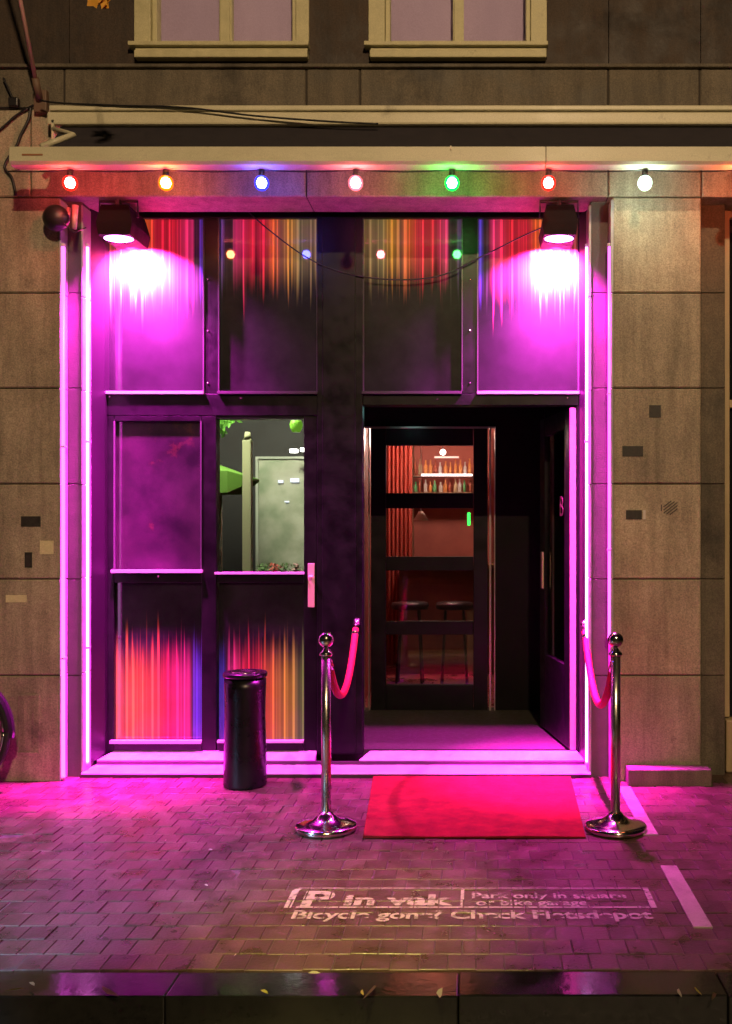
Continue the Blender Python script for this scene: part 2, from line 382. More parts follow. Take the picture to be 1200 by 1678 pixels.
# lamp-lit metal cover strips? (none) - shop front frame
def fr(mb, x0, x1, y0, y1, yf=YC, d=.1, s=C, bev=.003):
    mb.box(PX(x0,s), PX(x1,s), yf, yf+d, PZ(y1,s), PZ(y0,s), bev)
mb = MB()
fr(mb, 160, 961, 318, 357)                                 # head
for x0, x1 in ((161,171),(333.5,359.5),(757.5,783),(948.5,960)): fr(mb, x0, x1, 357.3, 645)
fr(mb, 520.3, 594.7, 357.3, 1236, YC-.012)
fr(mb, 529, 583, 358, 1234, YC-.02, .02)
fr(mb, 161, 520, 645.3, 681, YC-.002); fr(mb, 595, 960, 645.3, 664, YC-.002)
fr(mb, 161, 187, 681.3, 1236); fr(mb, 330.5, 354.5, 681.3, 1236); 
fr(mb, 187.3, 330.2, 681.3, 690); fr(mb, 187.3, 330.2, 934, 955); fr(mb, 187.3, 330.2, 1215, 1236)
fr(mb, 946, 960, 664.3, 1236)
sf = mb.build('shop_front', M_black, bld)
mb = MB()                                                  # splayed stiles beside the jambs
def prism(xa, ya, xb, yb):
    zl, zh = .06, PZ(330,B)
    mb.poly([(xa,ya,zl),(xb,yb,zl),(xb,yb,zh),(xa,ya,zh)]); mb.poly([(xb,yb,zl),(xb,YC+.05,zl),(xb,YC+.05,zh),(xb,yb,zh)]); mb.poly([(xa,ya,zl),(xa,YC+.05,zl),(xb,YC+.05,zl),(xb,yb,zl)])
M_plum = plain('plum_paint', (.012,.008,.011), .35, spec=.25)
prism(-2.499, 6.327, -2.455, 6.46); mb.build('stile', M_plum, sf); mb = MB()
prism(.7277, 6.337, .688, 6.46); mb.build('stile', M_plum, sf)
M_ledge = plain('pale_ledge', (.5,.46,.48), .35)
def one(name, mat, *a, parent=None, **k):
    mb = MB(); fr(mb, *a, **k); return mb.build(name, mat, parent or sf)
for x0, x1, y in ((170,335,645),(358,521,645),(594,757,645),(782,949,645)): one('drip_ledge', M_dark_bead if 340 < x0 < 700 else M_ledge, x0, x1, y-3.2, y+1.2, YC-.03, .04, bev=.001)  # outer ledges pale as if lit, middle ones dark as if dim
for x0, x1, y in ((184,333,935),(182,331,1214)): one('drip_ledge', M_ledge, x0, x1, y-1.5, y+3.5, YC-.028, .04, bev=.001)
for x in (171.5, 334, 359, 520, 595.5, 757.5, 783, 948): one('glazing_bead', M_dark_bead, x-1, x+1, 358, 641, YC-.008, .02, bev=.0005)
for x in (188, 330): one('glazing_bead', M_dark_bead, x-1.2, x+1.2, 690, 933, YC-.008, .02, bev=.0005)
for x, y in ((341,458),(341,542),(341,628),(770,458),(770,542),(770,628),(395,652),(717,654),(260,944),(180,650),(930,652)):
    MB().lathe([(0,.0),(.007,.0),(.006,.006),(0,.009)], (PX(x,C), YC-.001, PZ(y,C)), 12, Matrix.Rotation(R(90),4,'X')).build('screw_head', M_chrome, sf)

br, rd, orr, gold, olive, blue, mag, drk = (.35,.12,.05), (.85,.02,.05), (1.,.17,.02), (.8,.38,.03), (.22,.2,.06), (.10,.05,.75), (.9,.04,.22), (.012,.008,.012)
S1 = [(0,(.4,.06,.05)),(.3,br),(.42,orr),(.5,rd),(.7,rd),(.86,mag),(.89,drk),(.93,drk),(.96,blue),(1,drk)]
S2 = [(0,drk),(.03,(.2,.08,.35)),(.06,drk),(.13,drk),(.16,mag),(.3,rd),(.45,rd),(.53,orr),(.62,br),(.7,gold),(.8,olive),(1,(.3,.2,.06))]
def flip(s): return [(1-q, c) for q, c in reversed(s)]
def pane(name, x0, x1, y0, y1, mat, parent, label=None, yo=.035, s=C, th=.008):
    o = MB().box(PX(x0,s), PX(x1,s), PY(s)+yo, PY(s)+yo+th, PZ(y1,s), PZ(y0,s)).build(name, mat, parent)
    if label: o['label'] = label
    return o
pane('printed_pane', 170, 335, 356, 643, printed('print_a', S1, False, .62, 0, .54, .0025), sf, 'left upper pane with orange, red and blue streaks dripping from the top')
pane('printed_pane', 358, 522, 356, 643, printed('print_b', S2, False, .58, 4.2, .44), sf, 'second upper pane with red and gold streaks dripping from the top')
pane('printed_pane', 593, 759, 356, 643, printed('print_c', flip(S2), False, .58, 7.7, .44), sf, 'third upper pane with gold and red streaks dripping from the top')
pane('printed_pane', 782, 950, 356, 643, printed('print_d', flip(S1), False, .62, 11.3, .52, .0025), sf, 'right upper pane with blue, red and orange streaks dripping from the top')
SB1 = [(0,(.5,.12,.04)),(.2,orr),(.45,(1,.12,.03)),(.6,rd),(.84,mag),(.88,drk),(.92,blue),(.97,blue),(1,drk)]
SB2 = [(0,blue),(.05,blue),(.08,drk),(.15,mag),(.3,rd),(.45,rd),(.58,orr),(.7,(.7,.25,.03)),(.83,gold),(.92,olive),(1,(.16,.24,.03))]
pane('printed_pane', 180, 331, 954, 1217, printed('print_e', SB1, True, .62, 2.2, .68), sf, 'lower pane with orange and red streaks rising from the bottom')
M_dg = noisy('dark_glazing', (.004,.003,.004), (.022,.014,.016), 3.2, rough=(.45,.6), bump=0, spec=.2, stain=((.05,.028,.008), 4.5, .58, .8))  # ochre blotches mixed at random into the dark base
M_dg.node_tree.nodes['Principled BSDF'].inputs['Coat Weight'].default_value = 1
pane('dark_pane', 186, 331, 689, 935, M_dg, sf)

# left door leaf with window
mb = MB()
fr(mb, 355.5, 497.5, 681.6, 686, YC+.004); fr(mb, 498, 519.6, 681.6, 1236, YC+.004)
fr(mb, 355.5, 497.5, 939, 955, YC+.004); fr(mb, 355.5, 497.5, 1216, 1236, YC+.004)
dl = mb.build('shop_door', M_black, bld); dl['label'] = 'closed black door leaf with a clear upper pane and a streaked lower pane'
one('drip_ledge', M_ledge, 353, 499, 937.5, 941, YC-.022, .04, bev=.001, parent=dl); one('drip_ledge', M_ledge, 357, 498, 1213, 1216.5, YC-.022, .04, bev=.001, parent=dl)
pane('window_pane', 354, 499, 684, 940, M_glass3, dl)
pane('printed_pane', 357, 498.5, 954, 1217, printed('print_f', SB2, True, .58, 5.6, .68), dl)
def handle(x0, x1, y0, y1, s, parent, yo):
    mb = MB(); xa, xb, za, zb = PX(x0,s), PX(x1,s), PZ(y1,s), PZ(y0,s); y = PY(s)-yo
    mb.box(xa, xb, y-.008, y, za, zb, .003)
    xm = (xa+xb)/2
    mb.lathe([(0,0),(.012,0),(.012,.03),(0,.03)], (xm, y-.005, zb-.09), 12, Matrix.Rotation(R(90),4,'X'))
    return mb.build('handle', M_handle, parent)
handle(505, 516, 923, 995, C, dl, .0)

# vestibule behind the open doorway
s8 = 200.
mb = MB()
mb.box(-1.0, .86, YC+.1, 8.12, .0, .082)
mb.build('vestibule_floor', noisy('brown_mat', (.022,.02,.014), (.045,.038,.026), 30, bump=.6, bscale=150), bld)
mb = MB()
mb.box(-1.0, -.945, YC+.1, 8.0, .08, 2.62); mb.box(.79, .86, YC+.1, 8.0, .08, 2.62); mb.box(-1.0, .86, YC+.1, 8.06, 2.56, 2.66)
mb.box(-1.0, PX(596,s8), 8.0, 8.1, .08, 2.56); mb.box(PX(812,s8), .86, 8.0, 8.1, .08, 2.56); mb.box(PX(596,s8), PX(812,s8), 8.0, 8.1, PZ(699,s8), 2.56)
mb.box(.56, .785, 7.55, 7.99, .083, 2.55)
mb.build('vestibule_wall', M_blackin, bld)
mb = MB()
for x0, x1 in ((596.5,597.8),(604.5,606),(802,805),(810,811.5)): mb.box(PX(x0,s8), PX(x1,s8), 7.975, 8.03, .083, PZ(700,s8))
mb.box(PX(596.5,s8), PX(812,s8), 7.97, 7.999, PZ(702,s8), PZ(699.5,s8))
mb.build('door_frame', plain('metal_door_frame', (.5,.42,.4), .3, .8), bld)
mb = MB()
def f8(x0, x1, y0, y1, d=.05): mb.box(PX(x0,s8), PX(x1,s8), 8.0, 8.0+d, PZ(y1,s8), PZ(y0,s8), .003)
ps = [(730,808),(833,912),(935,1018),(1040,1122)]
f8(608,632.5,702,1164); f8(776,799.5,702,1164)
ys = [702]+[v for p in ps for v in p]+[1164]
for a, b in zip(ys[::2], ys[1::2]): f8(632.7,775.8,a,b)
idr = mb.build('inner_door', M_black, bld); idr['label'] = 'black inner door with four stacked glass panes'
for a, b in ps: MB().box(PX(631,s8), PX(777,s8), 8.02, 8.026, PZ(b+1,s8), PZ(a-1,s8)).build('window_pane', M_glass2, idr)

# open outer door leaf, hinged at the right jamb
hx, hy = PX(945,C)-.002, YC+.01
fx, fy = .525, 7.33
L = math.hypot(fx-hx, fy-hy); ang = math.atan2(fy-hy, fx-hx)
DM = Matrix.Translation((hx, hy, 0)) @ Matrix.Rotation(ang, 4, 'Z')
def dbuild(name, boxes, mat, parent, bev=.003, label=None):
    mb = MB()
    for bx in boxes: mb.box(*bx, bev)
    bmesh.ops.transform(mb.bm, matrix=DM, verts=mb.bm.verts)
    o = mb.build(name, mat, parent)
    if label: o['label'] = label
    return o
z0, z1 = .1, PZ(668,C)
od = dbuild('outer_door', [(0,.14,0,.045,z0,z1),(L-.14,L,0,.045,z0,z1),(.14,L-.14,.001,.044,z1-.13,z1),(.14,L-.14,.001,.044,z0,z0+.55)], M_black, bld, label='black door leaf standing open into the entrance')
dbuild('window_pane', [(.13,L-.13,.016,.024,z0+.54,z1-.12)], M_glass2, od, 0)
dbuild('edge_strip', [(-.004,0,.002,.043,z0,z1)], plain('edge_timber', (.42,.30,.22), .45), od, 0)
dbuild('handle', [(L-.12,L-.07,.046,.056,1.13,1.40)], M_handle, od)
t = bpy.data.curves.new('number', 'FONT'); t.body = 'B'; t.size = .2; t.extrude = .001
to = bpy.data.objects.new('t', t); col.objects.link(to)
bpy.context.view_layer.update()
me = bpy.data.meshes.new_from_object(to.evaluated_get(bpy.context.evaluated_depsgraph_get())); bpy.data.objects.remove(to)
# text reads from the vestibule side: x runs toward the hinge
me.transform(DM @ Matrix.Translation((.26, .047, 1.66)) @ Matrix.Rotation(R(180),4,'Z') @ Matrix.Rotation(R(90),4,'X'))
me.materials.append(plain('letter', (.12,.07,.04), .5)); no = bpy.data.objects.new('letter', me); col.objects.link(no); no.parent = od; no.matrix_parent_inverse = root_inv(od)

# neighbour opening at the right edge
mb = MB()
for a, b in zip([323]+courses[1:], courses[1:]): block(mb, 1148, 1189, a, b, 256., .3, .004, .002)
mb.build('side_pilaster', M_stone_up, bld)  # darker stone colour puts the recess shade into the pilaster
mb = MB()
mb.box(PX(1187,252), PX(1196,252), PY(252), PY(252)+.1, .35, PZ(345,252), .004)
mb.box(PX(1196,252), 3.2, PY(252), PY(252)+.1, PZ(357,252), PZ(345,252), .004)
mb.box(PX(1196,252), 3.2, PY(252)+.002, PY(252)+.1, PZ(668,252), PZ(655,252), .004)
mb.box(PX(1187,252), 3.2, PY(252)-.05, PY(252)+.12, .0, .34, .01)
mb.box(2.2, 2.24, PY(252)+.002, PY(252)+.1, .35, PZ(357,252), .004)
nw = mb.build('shop_window', M_wood, bld); nw['label'] = 'beige timber shop window at the right edge'
MB().box(PX(1195,252), 3.2, PY(252)+.04, PY(252)+.05, .35, PZ(357,252)).build('window_pane', plain('night_glass', (.01,.012,.014), .05), nw)

# upper windows
M_bluelight = None
def upwin(x0, x1, p0, p1, p2, p3, label):
    s = A; yf = Y2-.02
    mb = MB(); zb = PZ(68,s); zt = 6.25
    mb.box(PX(x0,s), PX(p0-8,s), yf, yf+.12, zb, zt, .004); mb.box(PX(p0-7.6,s), PX(p0,s), yf+.03, yf+.12, zb, zt, .004)
    mb.box(PX(p3,s), PX(p3+7,s), yf+.03, yf+.12, zb, zt, .004); mb.box(PX(p3+7.4,s), PX(x1,s), yf, yf+.12, zb, zt, .004)
    mb.box(PX(p1+2,s), PX(p2-2,s), yf+.02, yf+.12, zb, zt, .004)
    for a, b in ((p0,p1),(p2,p3)):
        mb.box(PX(b,s) if a==p0 else PX(a-2,s), PX(b+2,s) if a==p0 else PX(a,s), yf+.04, yf+.1, zb, zt)
        mb.box(PX(a,s), PX(b,s), yf+.032, yf+.12, zb-.02, zb+.012, .003)
    mb.box(PX(x0,s), PX(x1,s), yf+.001, yf+.12, zt, zt+.1, .004)
    w = mb.build('window', M_cream, bld); w['label'] = label
    mb = MB()
    mb.box(PX(x0-6,s), PX(x1+1,s), yf-.05, yf+.03, PZ(76,s), PZ(69,s), .004)
    mb.box(PX(x0+4,s), PX(x1-1,s), yf-.02, yf+.03, PZ(81,s), PZ(76.4,s), .003)
    mb.box(PX(x0+3,s), PX(x1-1,s), yf-.035, yf+.05, PZ(94,s), PZ(81.4,s), .006)
    mb.build('sill', M_cream, w)
    for a, b in ((p0,p1),(p2,p3)):
        MB().box(PX(a-1,s), PX(b+1,s), yf+.07, yf+.076, zb, zt).build('window_pane', M_glass, w)
    mb = MB(); n = 120; xa, xb = PX(p0-5,s), PX(p3+5,s)
    pr = None
    for i in range(n+1):
        x = xa+(xb-xa)*i/n; y = yf+.16+.002*math.sin(i*.12)
        if pr: mb.poly([(pr[0],pr[1],zb-.02),(x,y,zb-.02),(x,y,zt),(pr[0],pr[1],zt)])
        pr = (x, y)
    mb.build('blind', M_curtain, w)
upwin(217, 505, 252, 355, 375, 476, 'cream window over the left half of the shop front')
upwin(603, 897, 638, 742, 760, 863, 'cream window over the right half of the shop front')

# carved panel at the foot of the left wall, plinth ledge at the right pillar
mb = MB()
for x0, x1, y0, y1 in ((28,66,1138,1142),(28,31,1142,1232),(62.5,66,1142,1232),(28,66,1232,1235),(40,43,1150,1225),(52,55,1150,1225)):
    mb.box(PX(x0,A), PX(x1,A), YA-.006, YA+.01, PZ(y1,A), PZ(y0,A), .002)
mb.build('carved_panel', M_stone, bld)
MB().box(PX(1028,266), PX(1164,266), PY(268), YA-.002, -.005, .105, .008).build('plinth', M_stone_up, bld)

# ------------------------------------------------------------ rooms behind the glass
# bar room behind the inner door
mb = MB()
mb.box(-.999, 1.6, 8.12, 11.2, .0, .08)
tag(mb.build('room_floor', noisy('worn_floor', (.2,.06,.06), (.3,.1,.09), 4, rough=(.2,.45)), bld))
mb = MB()
mb.box(-1.3, 1.6, 11.2, 11.3, 0, 3); mb.box(-1.3, -1.25, 9.1, 11.2, 0, 3); mb.box(-1.25, -1.0, 9.07, 9.12, 0, 3); mb.box(-.998, -.96, 8.12, 9.1, .08, 2.95); mb.box(1.6, 1.7, 8.1, 11.3, 0, 3); mb.box(-1.0, 1.6, 8.1, 11.2, 2.95, 3.05); mb.box(-1.25, -1.0, 9.12, 11.2, 2.95, 3.05)
mb.box(.86, 1.6, 8.06, 8.12, 0, 3)
mb.build('room_wall', noisy('red_plaster', (.30,.07,.055), (.42,.12,.09), 3, bump=.3), bld)
def I(px, py, s=150.): return PX(px, s), PZ(py, s)
# back bar with bottles
bar = empty('back_bar', (-.3, 10.9, .08), 'lit back bar shelves seen through the top pane of the inner door', 'shelf')
mb = MB()
for y in (779, 806): mb.box(PX(676,150), PX(790,150), 10.72, 10.95, PZ(y+1.5,150), PZ(y,150))
mb.box(PX(672,150), PX(676,150), 10.7, 10.95, .08, 2.6); mb.box(PX(790,150), PX(794,150), 10.7, 10.95, .08, 2.6)
mb.build('shelf_board', plain('shelf_wood', (.2,.12,.07), .5), bar)
MB().box(PX(690,150), PX(774,150), 10.70, 10.715, PZ(779.5,150), PZ(776.5,150)).build('light_strip', emis('warm_strip', (1,.8,.75), 5), bar)
MB().box(PX(712,150), PX(752,150), 10.70, 10.715, PZ(750,150), PZ(747.5,150)).build('light_strip', emis('warm_strip_dim', (1,.55,.45), 1.6), bar)
bc = [(.6,.5,.3),(.1,.3,.12),(.7,.3,.1),(.75,.75,.7),(.3,.08,.05)]
bmts = [plain('bottle_glass', c, .15) for c in bc]
for k in range(26):
    row = k % 2; px = 680+ (k//2)*8.2+random.uniform(-1,1); zb = PZ(776.5 if row == 0 else 806, 150)+.001
    h = random.uniform(.13,.19) if row == 0 else random.uniform(.11,.15); r = random.uniform(.016,.022)
    mb = MB(); mb.lathe([(0,0),(r,0),(r,h*.58),(r*.4,h*.75),(r*.4,h),(0,h)], (PX(px,150), 10.8, zb), 12)
    o = mb.build('bottle', random.choice(bmts))
    tag(o, 'bottle standing on the lit %s shelf of the back bar' % ('upper' if row == 0 else 'lower'), 'bottle', 'bottles on the %s back bar shelf' % ('upper' if row == 0 else 'lower'))
pl = empty('pendant_lamp', (PX(726,165), 9.7, PZ(741,165)), 'small round white lamp hanging in the bar behind the inner door', 'lamp')
MB().lathe([(0,-.03),(.02,-.022),(.03,0),(.02,.022),(0,.03)], pl.location, 16).build('bulb', emis('white_bulb', (1,.9,.8), 9), pl)
MB().cyl(pl.location+Vector((0,0,.03)), (pl.location.x, 9.7, 2.94), .004, 8).build('cord', M_plastic, pl)
# red curtain, counter, stools, sign
mb = MB(); pr = None
for i in range(81):
    x = PX(600,152)+(PX(676,152)-PX(600,152))*i/80; y = 10.5+.03*math.sin(i*.9)
    if pr: mb.poly([(pr[0],pr[1],.1),(x,y,.1),(x,y,2.9),(pr[0],pr[1],2.9)])
    pr = (x, y)
tag(mb.build('curtain', plain('red_curtain_cloth', (.42,.07,.05), .8)), 'long red curtain seen through the left side of the inner door', 'curtain')
ct = empty('bar_counter', (-.1, 10.1, .08), 'brown bar counter seen through the second pane of the inner door', 'bar counter')
MB().box(PX(655,160), 1.0, 9.95, 10.4, .081, 1.15).build('counter_front', noisy('counter_wood', (.1,.06,.03), (.18,.11,.05), 4), ct)
MB().box(PX(650,160), 1.05, 9.88, 10.45, 1.151, 1.2, .008).build('counter_top', plain('counter_top_wood', (.2,.12,.06), .25), ct)
for k, px in enumerate((672, 745)):
    st = empty('bar_stool', (PX(px,172), 9.3, .08), ('dark round bar stool by the red curtain at the counter', 'dark round bar stool in the middle of the counter')[k], 'stool', 'stools at the bar counter')
    x = PX(px,172)
    MB().lathe([(0,0),(.17,0),(.18,.03),(.17,.06),(0,.07)], (x,9.3,.80), 24).build('seat', M_plastic, st)
    for q in range(4):
        a = R(45+90*q)
        MB().cyl((x+.17*math.cos(a), 9.3+.17*math.sin(a), .082), (x+.12*math.cos(a), 9.3+.12*math.sin(a), .8), .012, 8).build('leg', M_plastic, st)
mb = MB(); mb.box(PX(766,170), PX(771,170), 9.4, 9.43, PZ(861,170), PZ(840,170), .003)
tag(mb.build('green_light', emis('green_led', (.05,1,.1), 2.5)), 'small upright green light glowing behind the second door pane', 'light')
mb = MB(); x,z = PX(690,165), PZ(846,165)
mb.lathe([(.02,.09),(.075,0),(.07,0),(.016,.085)], (x, 9.7, z-.04), 20); mb.cyl((x,9.7,z+.04),(x,9.7,2.94),.004,8)
tag(mb.build('lamp_shade', plain('white_enamel', (.7,.66,.62), .35)), 'white enamel lamp shade hanging over the bar counter', 'lamp')
lamp('bar_light', 'POINT', (-.45, 9.9, 2.5), (0,9.9,0), (1,.68,.52), 60, shadow_soft_size=.08)
lamp('bar_floor_light', 'SPOT', (-.5, 8.9, 2.6), (-.45, 9.2, 0), (1,.12,.3), 45, spot_size=R(60), spot_blend=.8, shadow_soft_size=.05)
lamp('vestibule_light', 'POINT', (-.55, 7.35, 2.45), (0,7.5,0), (.35,.8,.75), .35, shadow_soft_size=.03)

# room added behind the left door window, built in place of a street reflection
mb = MB()
mb.box(-2.75, -1.0, 6.66, 9.0, .0, .08); mb.box(-2.8, -1.0, 9.0, 9.06, .08, 3.4); mb.box(-2.8, -2.75, 6.66, 9.0, .08, 3.4); mb.box(-2.75, -1.0, 6.66, 9.0, 3.3, 3.4)
mb.build('side_room', noisy('dark_room_wall', (.02,.018,.02), (.035,.03,.03), 3), bld)
def J(x0, x1, y0, y1, s): return PX(x0,s), PX(x1,s), PZ(y1,s), PZ(y0,s)
s9 = 186.
cab = empty('display_fridge', (PX(455,s9), 8.7, .08), 'tall pale glass fronted fridge added behind the left door window in place of a reflection', 'fridge')
x0,x1,z0_,z1_ = J(419,503,748,1100,s9)
mb = MB(); y = 8.6
mb.box(x0,x0+.022,y,y+.35,.081,z1_); mb.box(x1-.022,x1,y,y+.35,.081,z1_); mb.box(x0+.022,x1-.022,y+.002,y+.35,z1_-.02,z1_); mb.box(x0+.022,x1-.022,y+.002,y+.35,.081,.3); mb.box(x0+.022,x1-.022,y+.3,y+.35,.3,z1_-.02)
mb.build('cabinet', plain('fridge_metal', (.55,.58,.5), .35), cab)
mb = MB(); mb.box(x0+.022,x1-.022,y+.02,y+.026,.3,z1_-.02)
m, n_, l_, p_ = newmat('misted_glass'); tc = n_.new('ShaderNodeTexCoord'); nz = n_.new('ShaderNodeTexNoise'); nz.inputs['Scale'].default_value = 4; nz.inputs['Detail'].default_value = 6
rp = n_.new('ShaderNodeValToRGB'); rp.color_ramp.elements[0].color = (.2,.24,.16,1); rp.color_ramp.elements[1].color = (.42,.42,.34,1); rp.color_ramp.elements[0].position = .35; rp.color_ramp.elements[1].position = .65
l_.new(tc.outputs['Object'], nz.inputs[0]); l_.new(nz.outputs['Fac'], rp.inputs[0]); l_.new(rp.outputs[0], p_.inputs['Base Color']); p_.inputs['Roughness'].default_value = .25
mb.build('door_glass', m, cab)
for x, y_, w, h in ((460,789,8,4),(483,787,14,6),(470,822,7,2)):
    a,b,c,d = J(x-w/2,x+w/2,y_-h/2,y_+h/2,s9); MB().box(a,b,8.6,8.615,c,d).build('label_light', emis('cool_led', (.85,.9,1), 1.6), cab)
for k, (x, y_, w) in enumerate(((482,739,13),(497,737,8))):
    a,b,c,d = J(x-w/2,x+w/2,y_-3,y_+3,190); o = MB().box(a,b,8.4,8.43,c,d,.004).build('spot_lamp', emis('spot_white', (1,.97,.9), 8)); tag(o, ('wide', 'narrow')[k]+' white spot lamp added for a reflected light above the fridge', 'lamp', 'spot lamps above the fridge')
mb = MB(); a,b,c,d = J(397,412,720,1150,215); mb.box(a,b,7.44,7.5,.081,2.25,.01)
mb.lathe([(0,0),(.03,0),(.02,.06),(0,.06)], ((a+b)/2, 7.47, 2.25), 12)
tag(mb.build('column', plain('pale_column', (.5,.5,.3), .5)), 'pale square column added left of the fridge in place of a reflected one', 'column')
par = empty('parasol', (PX(392,200), 8.0, .08), 'lime green parasol added behind the left door window in place of a reflected one', 'parasol')
x = PX(372,200); zt = PZ(762,205)
mb = MB(); n = 8
ring = [(x+.31*math.cos(2*math.pi*(i+.5)/n), 7.8+.27*math.sin(2*math.pi*(i+.5)/n), zt-.06-.05*(math.cos(2*math.pi*(i+.5)/n)>.5)) for i in range(n)]
low = [(p[0], p[1], p[2]-(.02 if p[0] > x+.25 else .17)) for p in ring]
for i in range(n):
    j = (i+1) % n; mb.poly([(x,7.8,zt),ring[i],ring[j]]); mb.poly([ring[i],low[i],low[j],ring[j]])
mb.build('canopy', plain('lime_canvas', (.09,.2,.02), .7), par)
MB().cyl((x,7.8,.081),(x,7.8,zt),.014,12).build('pole', M_brushed, par)
hp = empty('hanging_plant', (PX(365,205), 7.7, 2.55), 'green trailing plant added in the upper left of the door window in place of reflected green', 'plant')
mb = MB()
for q in range(260):
    u = random.random(); px_ = 350+58*u*random.uniform(.3,1); py_ = 672+random.uniform(0, 62)*(1-u*.75)
    p = Vector((PX(px_,205), 7.7+random.uniform(-.08,.08), PZ(py_,205)))
    e = Vector((random.gauss(0,1),random.gauss(0,.6),random.gauss(0,1))).normalized()*.026; f = e.cross(Vector((.2,1,.3))).normalized()*.011
    mb.poly([p-e, p+f, p+e, p-f])
mb.build('foliage', plain('bright_leaf', (.14,.36,.05), .5), hp)
MB().lathe([(0,0),(.05,0),(.07,.08),(0,.08)], (PX(366,205), 7.7, 2.58), 18).build('pot', plain('dark_pot', (.03,.03,.03), .5), hp)
MB().cyl((PX(366,205),7.7,2.66),(PX(366,205),7.7,3.29),.003,6).build('cord', M_plastic, hp)
mb = MB(); a,b,c,d = J(476,497,687,709,215); mb.lathe([(0,-.05),(.03,-.048),(.045,-.02),(.05,.01),(.04,.04),(.015,.055),(0,.055)], ((a+b)/2,7.42,(c+d)/2), 20)
mb2 = mb.build('stand_in_lantern', plain('green_lantern', (.2,.5,.05), .4, emit=(.3,.8,.05), es=.35)); tag(mb2, 'glowing lime green lantern added high behind the left door window for a reflected glow', 'lantern')
for k, (px, cn) in enumerate(((432,(.10,.2,.05)),(450,(.45,.06,.04)),(468,(.12,.22,.07)),(486,(.4,.25,.2)))):
    g = empty('potted_plant', (PX(px,215), 7.45, .95), ['leafy green potted plant', 'red flowering potted plant', 'bushy green potted plant', 'pale pink potted plant'][k]+' added on the ledge behind the left door window for reflected colour', 'plant', 'pot plants on the window ledge')
    cx, cz = PX(px,215), 1.22
    MB().lathe([(0,0),(.03,0),(.042,.08),(0,.08)], (cx,7.45,cz-.11), 16).build('pot', plain('clay', (.3,.12,.07), .7), g)
    mb = MB()
    for q in range(90):
        a, rr, h = random.uniform(0,6.28), random.uniform(0,.055), random.uniform(-.03,.085)
        p = Vector((cx+rr*math.cos(a), 7.45+rr*math.sin(a), cz+h)); e = Vector((random.gauss(0,1),random.gauss(0,1),random.gauss(0,1))).normalized()*.016; f = e.orthogonal().normalized()*.007
        mb.poly([p-e, p+f, p+e, p-f])
    mb.build('foliage', plain('leaf', cn, .6), g)
o = MB().box(-2.6, -1.3, 7.3, 7.62, 1.06, 1.105, .006).build('ledge', M_blackin); tag(o, 'dark shelf added to hold the pot plants behind the door window', 'shelf')
lamp('side_room_light', 'AREA', (-1.9, 7.2, 3.1), (-1.9, 8.4, 1.4), (.95,1,.72), 70, size=.3)  # added to light the room that replaces the reflection

# ------------------------------------------------------------ awning
aw = empty('awning', (PX(500,267), 6.0, 4.1), 'retracted awning with cream bar and charcoal cloth over the shop front', 'awning')
MB().box(-2.63, 3.4, 5.98, YA-.004, PZ(205,267), PZ(184,267), .012).box(-2.61, 3.4, 5.965, YA-.005, PZ(184,267)+.001, PZ(175,267), .008).build('cassette', M_alu, aw)
b1, b2, b3 = -2.725, PX(895,280.7), 3.4
mb = MB()
for xa, xb in ((b1,b2-.0025),(b2+.0025,b3)):
    prof = [(5.70,3.724),(5.706,3.81),(5.73,3.816),(5.82,3.80),(5.825,3.722),(5.80,3.708),(5.715,3.708)]
    v0 = [mb.bm.verts.new((xa,y,z)) for y,z in prof]; v1 = [mb.bm.verts.new((xb,y,z)) for y,z in prof]
    for i in range(len(prof)):
        j = (i+1) % len(prof); mb.bm.faces.new((v0[i],v0[j],v1[j],v1[i]))
    mb.bm.faces.new(v0[::-1]); mb.bm.faces.new(v1)
mb.build('front_bar', M_alu, aw, True)
MB().box(PX(738,280.7), PX(740,280.7), 5.696, 5.72, 3.79, 3.812).build('clip', M_alu, aw)
MB().box(PX(36,280.7), PX(70,280.7), 5.6995, 5.705, 3.756, 3.766).build('badge', plain('orange_brown_mark', (.3,.12,.05), .6), aw)
mb = MB(); mb.box(-2.55, 3.4, 0, .006, 0, 1)
bmesh.ops.delete(mb.bm, geom=mb.bm.verts[:], context='VERTS')
ya, za, yb_, zb_ = 6.02, 4.055, 5.775, 3.80; N = 60
for i in range(N):
    xa = -2.56+(3.4+2.56)*i/N; xb = -2.56+(3.4+2.56)*(i+1)/N
    for k in range(4):
        q0, q1 = k/4, (k+1)/4
        f = lambda q: (ya+(yb_-ya)*q, za+(zb_-za)*q-.02*math.sin(math.pi*q))
        (y0,zz0),(y1,zz1) = f(q0), f(q1); mb.poly([(xa,y1,zz1),(xb,y1,zz1),(xb,y0,zz0),(xa,y0,zz0)])
mb.build('cloth', M_fabric, aw)
mb = MB(); mb.box(-2.6,-2.585,5.98,YA,3.9,4.08); mb.tube([(-2.6,6.0,4.03),(-2.45,5.94,3.97),(-2.6,5.84,3.86)],.02)
mb.build('folding_arm', M_alu, aw)

